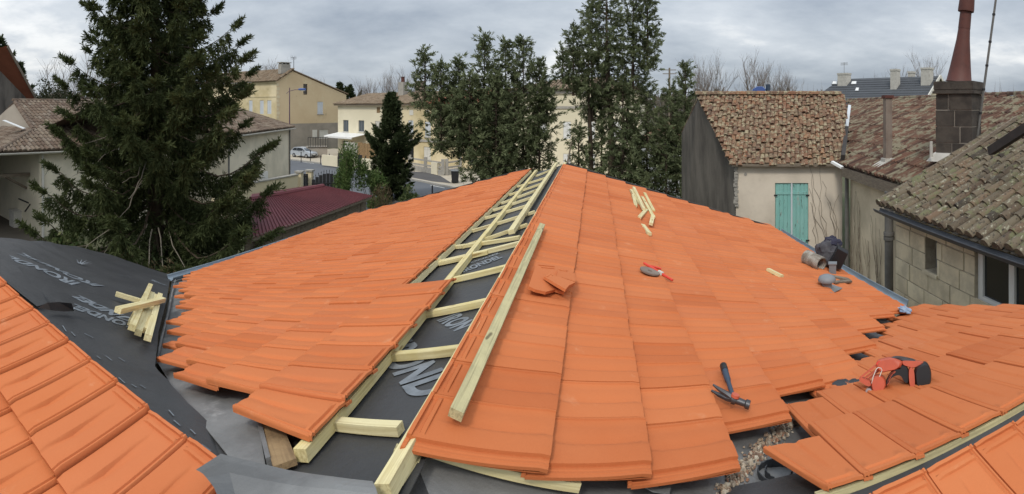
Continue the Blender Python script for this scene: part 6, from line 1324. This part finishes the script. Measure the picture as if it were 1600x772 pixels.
# ================================================================== TREES AND PLANTS
def sprays(C, D, L, Wd, cross=True):
    """slim diamond leaves: centres C (n,3) start points, unit directions D, lengths L, widths Wd -> quads (n,4,3)"""
    n = len(C); r = NP.normal(size=(n, 3)); S = np.cross(D, r); S /= np.linalg.norm(S, axis=1)[:, None] + 1e-9
    L = L[:, None]; Wd = Wd[:, None]
    return np.stack([C, C + D * L * .45 + S * Wd, C + D * L, C + D * L * .45 - S * Wd], 1)
def norm(a): return a / (np.linalg.norm(a, axis=1)[:, None] + 1e-9)
def spruce(name, label, base, height, prof, nb, material, lean=(0, 0), twig=.34, hang=.75, leaf=(.16, .024), per=26, z0=1.0, up=.30, seed=1, stubs=0, step=.11, cat='tree', tip=.5):
    """whorled conifer: drooping boughs with up-turned ends, hanging twigs set with needles"""
    rg = np.random.default_rng(seed); t = root(name, base, label, cat); axis = lambda z: base + A3(lean[0] * z, lean[1] * z, z)
    m = MB(); m.tube([axis(z) for z in np.linspace(0, height * .97, 9)], [max(.012, .021 * height * (1 - .95 * k / 8)) for k in range(9)], 8)
    limb = MB(); Cs, Ds, Ls, Ws, Rn = [], [], [], [], []
    for b in range(nb):
        f = (b + rg.random()) / nb; z = z0 + (height - z0) * (f ** .92); R = np.interp(z, prof[0], prof[1]) * rg.uniform(.70, 1.10)
        az = b * 2.39996 + rg.normal(0, .25); o = axis(z); dh = A3(math.cos(az), math.sin(az), 0)
        rel = (z - z0) / (height - z0); rise = (up + .55 * rel) ; droop = (.55 - .35 * rel) * R
        n = 10; pts = []
        for k in range(n):
            s = k / (n - 1); zz_ = R * rise * s * .25 - droop * (math.sin(min(1, s * 1.15) * math.pi * .62)) * .75 + R * tip * .42 * max(0, s - .55) ** 1.4 * 2
            pts.append(o + dh * (R * s) + ZU * zz_ + rg.normal(0, .015, 3))
        limb.tube(pts, [max(.006, .034 * R / 2.6 * (1 - .85 * k / 9)) for k in range(n)], 4, cap=False)
        P = np.array(pts); seglen = np.linalg.norm(np.diff(P, axis=0), axis=1); tot = seglen.sum(); s_ = np.concatenate([[0], np.cumsum(seglen)])
        ns = max(4, int(tot / step)); side = A3(-dh[1], dh[0], 0)
        for k in range(ns):
            d = tot * (.16 + .84 * (k + rg.random()) / ns); p = np.array([np.interp(d, s_, P[:, c]) for c in range(3)]); fr_ = d / tot
            ll = twig * (1.15 - .55 * fr_) * (.6 + .4 * R / 2.5) * rg.uniform(.6, 1.2)
            for sg in (-1, 1, 0):
                td = side * sg * rg.uniform(.5, 1.0) + dh * rg.uniform(.25, .7) - ZU * (hang * rg.uniform(.4, 1.3) if fr_ < .88 else -.35); td = td / np.linalg.norm(td)
                u = rg.random(per)[:, None]; c = p + td * ll * u + rg.normal(0, .012, (per, 3)) - ZU * (u ** 2 * ll * .25)
                dd = norm(td[None] * .75 + rg.normal(0, .45, (per, 3))); Cs.append(c); Ds.append(dd); Ls.append(rg.uniform(.6, 1.2, per) * leaf[0]); Ws.append(rg.uniform(.7, 1.3, per) * leaf[1]); Rn.append(np.clip(rg.uniform(0, .55) + rg.random(per) * .3 + .25 * fr_ - .05, .01, .99))
        # the growing tip
        td = P[-1] - P[-3]; td /= np.linalg.norm(td); k2 = per; u = rg.random(k2)[:, None]; Cs.append(P[-1] + td * u * .22); Ds.append(norm(td[None] + rg.normal(0, .5, (k2, 3)))); Ls.append(np.full(k2, leaf[0] * .8)); Ws.append(np.full(k2, leaf[1])); Rn.append(np.clip(.5 + rg.random(k2) * .4, 0, .99))
    mk('trunk', m, M['bark'], t, smooth=60); mk('limbs', limb, M['bark'], t)['kind'] = 'stuff'
    quadmesh('crown', sprays(np.concatenate(Cs), np.concatenate(Ds), np.concatenate(Ls), np.concatenate(Ws)), M[material], t, np.concatenate(Rn))
    if stubs:
        s_m = MB()
        for k in range(stubs):
            z = rg.uniform(1.6, height * .52); az = rg.uniform(-2.6, -.5); dh = A3(math.cos(az), math.sin(az), 0); R = np.interp(z, prof[0], prof[1]) * rg.uniform(.85, 1.05); o = axis(z) + dh * R * .35
            pts = [o + dh * R * .62 * s + ZU * (-.62 * R * s * (1 - .45 * s)) * rg.uniform(.5, 1.0) + rg.normal(0, .02, 3) for s in np.linspace(0, 1, 7)]
            s_m.tube(pts, [.016 * (1 - .7 * i / 6) for i in range(7)], 4)
        mk('bare_boughs', s_m, M['deadtwig'], t)
    return t
CX = at(243, V0, 13.2)
spruce('spruce_tree', 'huge dark drooping spruce towering over the left side of the roof', A3(CX[0], CX[1], 0), 12.8, ((.6, 2.2, 3.7, 5.3, 6.9, 8.6, 10.5, 12.8), (3.1, 3.25, 3.1, 2.75, 2.3, 1.75, 1.0, .1)), 200, 'spruce', per=30, leaf=(.15, .0145), seed=3, stubs=22, twig=.46, step=.105, tip=.75, hang=1.1, z0=.5)
p = gd(611, 312); spruce('cypress_tree', 'slim dark conifer standing alone by the road left of centre', p, CZ + (V0 - 146) / FP * 32.2, ((.3, 1.5, 3, 3.7, 4.3, 4.7, 5.7, 6.8), (1.15, 1.25, 1.2, 1.75, 1.25, .75, .5, .06)), 150, 'cypress', twig=.36, hang=.1, leaf=(.18, .022), per=22, z0=.3, up=.9, seed=5, step=.12)
def leader_tree(name, label, base, leaders, material, seed, trunks, per=26, leaf=(.21, .024), dens=1.0, ztop_=None):
    """grey green conifer with several upright leaders; leaders = (dx, depth, z0, z1, radius)"""
    rg = np.random.default_rng(seed); t = root(name, base, label, 'tree'); rx = unit(A3(base[1], -base[0], 0)); ry = unit(A3(base[0], base[1], 0))
    m = MB()
    for (x0, x1, zt, r0) in trunks: m.tube([base + rx * (x0 + (x1 - x0) * s) + ZU * (zt * s) + rx * .12 * math.sin(s * 5) for s in np.linspace(0, 1, 7)], [r0 * (1 - .8 * s) for s in np.linspace(0, 1, 7)], 7)
    limb = MB(); Cs, Ds, Ls, Ws, Rn = [], [], [], [], []
    for (dx, dy, z0, z1, R0) in leaders:
        H = z1 - z0; nb = int(H * 13 * dens); ax = lambda z: base + rx * dx + ry * dy + ZU * z
        limb.tube([ax(z0), ax(z0 + H * .5), ax(z1)], [.07, .05, .012], 5)
        for b in range(nb):
            f = (b + rg.random()) / nb; z = z0 + H * f; shape = (math.sin(math.pi * min(1, .20 + f * .80)) ** .8) if f < .5 else (1 - f) * 1.75 + .06
            R = R0 * min(1.0, shape) * rg.uniform(.55, 1.12); az = b * 2.39996 + rg.normal(0, .3); dh = A3(math.cos(az), math.sin(az), 0); o = ax(z)
            rise = rg.uniform(.0, .45) + .55 * f; pts = [o + dh * R * s + ZU * (R * (rise * s * s - .18 * s)) + rg.normal(0, .03, 3) for s in np.linspace(0, 1, 5)]
            limb.tube(pts, [.028, .022, .016, .010, .006], 3, cap=False)
            P = np.array(pts); ns = max(3, int(R / .16))
            for k in range(ns):
                s = .18 + .82 * (k + rg.random()) / ns; p = np.array([np.interp(s * 4, range(5), P[:, c]) for c in range(3)])
                bd = dh * .55 + ZU * rg.uniform(-.35, .75) + rg.normal(0, .55, 3); bd /= np.linalg.norm(bd); u = rg.random(per)[:, None]
                Cs.append(p + bd * u * .42 * rg.uniform(.5, 1.2) + rg.normal(0, .03, (per, 3))); Ds.append(norm(bd[None] + rg.normal(0, .42, (per, 3)))); Ls.append(rg.uniform(.55, 1.2, per) * leaf[0]); Ws.append(rg.uniform(.7, 1.3, per) * leaf[1]); Rn.append(np.clip(rg.uniform(-.1, .30) + .45 * s + rg.random(per) * .30, .01, .99))  # leaf tone lightens outward, painting depth shade into the crown
    mk('trunk', m, M['bark'], t, smooth=60); mk('limbs', limb, M['bark'], t)['kind'] = 'stuff'
    quadmesh('crown', sprays(np.concatenate(Cs), np.concatenate(Ds), np.concatenate(Ls), np.concatenate(Ws)), M[material], t, np.concatenate(Rn))
    return t
KX = 26.5; k_ = KX / FP                                    # metres per pixel at the pair of conifers
zz = lambda y: CZ + (V0 - y) * k_
b1 = col_at(775, KX, 0)
leader_tree('conifer_tree', 'broad grey green conifer with many upright tips left of the roof apex', b1,
    [((x - 775) * k_, d, zz(yb), zz(yt), r) for x, d, yb, yt, r in ((662, .3, 168, 76, .85), (690, -.3, 235, 100, 1.1), (716, .4, 250, 90, 1.3), (757, -.2, 292, 56, 1.75), (790, .6, 290, 62, 1.55), (818, .1, 290, 60, 1.55), (842, -.4, 280, 98, 1.1), (735, -.8, 230, 120, 1.3), (705, .2, 215, 130, 1.1), (775, -1.0, 285, 120, 1.5), (856, .4, 190, 130, .5))],
    'bluespruce', 21, [(0, .1, 7.5, .22), (.3, 1.2, 6.5, .16), (-.2, -2.0, 6.0, .16)], dens=1.05)
b2 = col_at(940, 25.5, 0); k2 = 25.5 / FP; z2_ = lambda y: CZ + (V0 - y) * k2
leader_tree('conifer_tree', 'taller open grey green conifer with two trunks right of the roof apex', b2,
    [((x - 940) * k2, d, z2_(yb), z2_(yt), r) for x, d, yb, yt, r in ((925, .2, 190, 0, 1.35), (948, -.3, 170, -50, 1.5), (990, .3, 165, -40, 1.35), (1012, .0, 110, -25, .75), (896, -.2, 150, 45, .8), (878, .4, 130, 78, .5), (972, -.7, 300, 130, 1.5), (1012, .3, 305, 140, 1.8), (1048, -.2, 275, 135, 1.35), (1074, .3, 200, 100, .62), (1038, -.9, 318, 195, 1.45), (1056, -.6, 300, 190, .9), (905, -.6, 285, 195, .6), (940, .8, 292, 150, .9), (985, .4, 295, 190, 1.2))],
    'bluespruce', 22, [(-.72, -.55, 8.5, .19), (.40, .35, 11.0, .22), (.42, 1.9, 9.5, .13)], dens=.92)
m = MB(); m.tube([col_at(870, 24, .5), at(893, 222, 24.5)], [.06, .04], 6); tag(mk('leaning_pole', m, M['oldwood'], origin=col_at(870, 24, .5)), 'slanting dark pole between the two grey green conifers', 'pole')
def leafy(name, label, base, rx_, ry_, rz_, n, material, leaf, seed, stems=6, upright=.3, cat='bush', lumps=7):
    rg = np.random.default_rng(seed); t = root(name, base, label, cat); C = []
    lc = rg.normal(0, .45, (lumps, 3)); lr = rg.uniform(.35, .6, lumps)
    i = rg.integers(0, lumps, n); d = norm(rg.normal(size=(n, 3))); c = lc[i] + d * (lr[i] * rg.random(n) ** .45)[:, None]; c = c * A3(rx_, ry_, rz_ * .62) + A3(0, 0, rz_ * .62); c[:, 2] = np.abs(c[:, 2]) + .03
    D = norm(rg.normal(0, .6, (n, 3)) + A3(0, 0, upright)); quadmesh('foliage', sprays(base + c, D, rg.uniform(.6, 1.2, n) * leaf[0], rg.uniform(.7, 1.2, n) * leaf[1]), M[material], t)
    m = MB()
    for k in range(stems):
        e_ = base + lc[k % lumps] * A3(rx_, ry_, 0) + ZU * rz_ * rg.uniform(.6, 1.1); m.tube([base + rg.normal(0, .05, 3) * A3(1, 1, 0), (base + e_) / 2 + rg.normal(0, .08, 3), e_], [.02, .014, .006], 4)
    mk('stems', m, M['bark'], t); return t
p = gd(545, 312); leafy('bamboo_clump', 'light green bamboo clump left of the slim conifer', col_at(545, 29, 0), .75, .7, 3.0, 2600, 'bamboo', (.30, .030), 31, 9, .7)
leafy('bamboo_clump', 'lower rounder light green bush touching the slim conifer', col_at(577, 29.5, 0), .95, .8, 2.3, 2600, 'bamboo', (.26, .032), 32, 9, .5)
leafy('dry_shrub', 'brownish dry shrub below the slim conifer at the red shed corner', col_at(597, 24, 0), 1.1, .8, 1.5, 1500, 'drybush', (.22, .018), 33, 14, .9)
leafy('shrub', 'low dark green shrub at the foot of the slim conifer on its right', col_at(640, 29, 0), .8, .6, .9, 900, 'bush', (.16, .04), 34, 4)
leafy('laurel_bush', 'bright leafy bush at the barn corner beyond the black membrane', col_at(118, 13.5, 0), .9, .7, 2.15, 1500, 'bush', (.17, .045), 35, 8)
leafy('laurel_bush', 'small leafy bush under the left spruce boughs', col_at(165, 11.5, 0), .7, .6, 1.9, 1100, 'bush', (.15, .04), 36, 8)
leafy('dry_shrub', 'reddish brown dead shrub behind the end of the black membrane', col_at(255, 10.2, 0), .6, .5, 2.5, 1500, 'drybush', (.14, .014), 37, 16, .6)
leafy('shrub', 'dark low shrub filling the shade under the big spruce', col_at(215, 11.8, 0), 1.1, .7, 1.9, 1500, 'cypress', (.16, .03), 38, 6)
leafy('potted_plant', 'small plant beside the faded red crate at the barn corner', col_at(50, 19.0, 0), .6, .4, .5, 300, 'bush', (.16, .04), 39, 3)
p = col_at(64, 18.6, 0); m = MB(); m.hexa([p + A3(a * .30, b * .2, 0) for a, b in ((-1, -1), (1, -1), (1, 1), (-1, 1))], [p + A3(a * .34, b * .24, .34) for a, b in ((-1, -1), (1, -1), (1, 1), (-1, 1))]); tag(mk('crate', m, M['redthing'], origin=p), 'faded red crate on the ground at the barn corner', 'crate')
m = MB(); c = col_at(318, 9.6, 0); n = 9
V_ = [[c + A3((i - 4) * .3, (j - 4) * .22, .95 + .25 * noise.noise(Vector((i * .5, j * .5, 3))) - .02 * ((i - 4) ** 2 + (j - 4) ** 2)) for j in range(n)] for i in range(n)]
for i in range(n - 1):
    for j in range(n - 1): m.quad(V_[i][j], V_[i + 1][j], V_[i + 1][j + 1], V_[i][j + 1])
tag(mk('tarpaulin', m, M['tarp'], smooth=60, origin=c), 'dark blue tarpaulin in the shade left of the orange roof', 'tarpaulin')
# clipped topiary and far trees on the left
p = col_at(85, 40, 0); leafy('topiary_bush', 'round clipped dark bush above the barn ridge', col_at(84, 40, 0), 1.5, 1.5, 6.3, 5000, 'topiary', (.22, .06), 41, 3, .2, lumps=14); leafy('topiary_bush', 'smaller dark clipped bush behind the round one', col_at(92, 46, 0), 1.8, 1.5, 7.4, 3500, 'topiary', (.24, .07), 42, 3, .2, lumps=10)
spruce('cedar_tree', 'far thin cedar standing above the barn roof on the left', col_at(30, 62, 0), 11.3, ((3, 6, 8, 10, 11.3), (3.2, 2.4, 1.3, .5, .1)), 46, 'cypress', per=8, leaf=(.5, .07), seed=8, hang=.2, z0=3, up=.2, step=.35, twig=.6)
spruce('cedar_tree', 'dark conifer top cut by the left edge above the brown roof', col_at(-4, 52, 0), 13.2, ((4, 7, 9, 11, 13.2), (4.2, 3.8, 2.6, 1.4, .1)), 60, 'cypress', per=9, leaf=(.5, .08), seed=9, hang=.2, z0=4, up=.1, step=.3, twig=.7)
def bare(name, label, base, H, spread, seed, material='barebark', trunks=1, twigs=1.0, depth=5, r0=None, group=None, upr=.45):
    rg = random.Random(seed); t = root(name, base, label, 'tree', group); m = MB(); tw = []
    def grow(p, d, L, r, lev):
        n = 3; pts = [p]
        for k in range(n):
            d = unit(d + A3(rg.gauss(0, .12), rg.gauss(0, .12), rg.gauss(.04, .08))); pts.append(pts[-1] + d * L / n)
        m.tube(pts, [r, r * .9, r * .78, r * .62], 4 if lev < 2 else 3, cap=False)
        if lev >= depth: return
        for k in range(rg.choice((2, 3, 3)) if lev else rg.choice((4, 5, 6))):
            f = rg.uniform(.35, 1.0) if lev else rg.uniform(.45, 1.0); q = pts[0] + (pts[-1] - pts[0]) * f; az = rg.uniform(0, 6.283); nd = unit(d * (1.0 - spread * .4) + A3(math.cos(az), math.sin(az), 0) * spread * rg.uniform(.6, 1.1) + ZU * upr * rg.uniform(.2, .8))
            grow(q, nd, L * rg.uniform(.55, .78), r * rg.uniform(.45, .62), lev + 1)
    for k in range(trunks):
        o = base + A3(rg.gauss(0, .3), rg.gauss(0, .3), 0) * (trunks > 1); grow(o, unit(A3(rg.gauss(0, .12), rg.gauss(0, .12), 1)), H * .42, r0 or H * .016, 0)
    mk('branches', m, M[material], t); return t
bare('bare_tree', 'rounded leafless tree above the barn roof left of the spruce', col_at(108, 48, 0), 12.5, .62, 51, trunks=4, depth=4, r0=.13)
bare('bare_tree', 'small leafless tree behind the tall ochre house', col_at(428, 105, 0), 16.5, .5, 52, 'barebark2', trunks=2)
far_ = ((478, 115, 15, 'leafless tree just right of the aerial'), (497, 118, 13.5, 'leafless tree over the falling verge of the ochre gable'), (575, 110, 13, 'leafless tree above the left chimney of the cream house'), (593, 112, 14.5, 'rounded leafless tree above the cream house ridge'), (612, 120, 13.5, 'leafless tree over the darker chimney'), (634, 105, 16, 'taller leafless tree left of the grey green conifer'), (648, 118, 12.5, 'leafless tree partly hidden by the grey green conifer'),
        (1088, 95, 17, 'slender leafless tree nearest the right conifer'), (1105, 98, 15.5, 'leafless sapling left of the blue cowl'), (1122, 92, 14.5, 'leafless tree above the left end of the mossy ridge'), (1178, 96, 18, 'tallest slim leafless tree over the mossy ridge'), (1197, 94, 16, 'bushy leafless tree right of the blue cowl'), (1215, 99, 14, 'leafless tree between the cowl and the slate roof'), (1240, 105, 13, 'low leafless tree left of the slate house'), (1412, 85, 14, 'leafless tree behind the slate house chimneys'), (1442, 80, 14.5, 'wide leafless tree right of the slate gable'), (1462, 84, 13.5, 'leafless tree between slate gable and stone chimney'))
for k, (x, r, H, lab) in enumerate(far_): bare('bare_tree', lab, col_at(x, r, 0), H, .42, 60 + k, 'barebark2', trunks=2 if k % 2 else 3, depth=4 if k % 3 else 5, group='leafless trees on the skyline', upr=.8, r0=H * .010)
# scrub and woods on the horizon: nobody could count it
rg = np.random.default_rng(77); n = 26000; az = rg.uniform(-1.06, 1.06, n); R = rg.uniform(100, 175, n); lump = np.array([noise.noise(Vector((a * 14, 0, 1))) + .6 * noise.noise(Vector((a * 45, 3, 1))) for a in az]); hmax = 7.6 + 2.6 * lump + (R - 100) * .012; h_ = hmax * rg.random(n) ** .6
C = np.stack([np.sin(az) * R, np.cos(az) * R, h_], 1); D = norm(rg.normal(0, .5, (n, 3)) + A3(0, 0, .9)); tag(quadmesh('treeline', sprays(C, D, rg.uniform(1.0, 2.4, n), rg.uniform(.12, .38, n)), M['brush']), 'brown winter scrub and woods along the horizon', 'woods', kind='stuff')
n = 2600; az = rg.uniform(-1.06, 1.06, n); R = rg.uniform(100, 170, n); C = np.stack([np.sin(az) * R, np.cos(az) * R, rg.uniform(0, 6, n)], 1); D = norm(rg.normal(0, .10, (n, 3)) + A3(0, 0, 1)); tag(quadmesh('sapling_thicket', sprays(C, D, rg.uniform(3.0, 8.0, n), rg.uniform(.03, .08, n)), M['barebark2']), 'thin upright saplings standing in the far scrub', 'woods', kind='stuff')
for k, (x, y, r, lab) in enumerate(((531, 130, 100, 'small dark conifer right of the ochre verge'), (545, 134, 98, 'rounded dark evergreen left of the cream house roof'))):
    spruce('far_conifer', lab, col_at(x, r, 0), CZ + (V0 - y) / FP * r, ((1, 5, 8, 10.5), (1.6, 1.6, 1.1, .2)), 40, 'cypress', per=8, leaf=(.6, .12), seed=90 + k, hang=.2, z0=1, up=.5, step=.35, twig=.5)
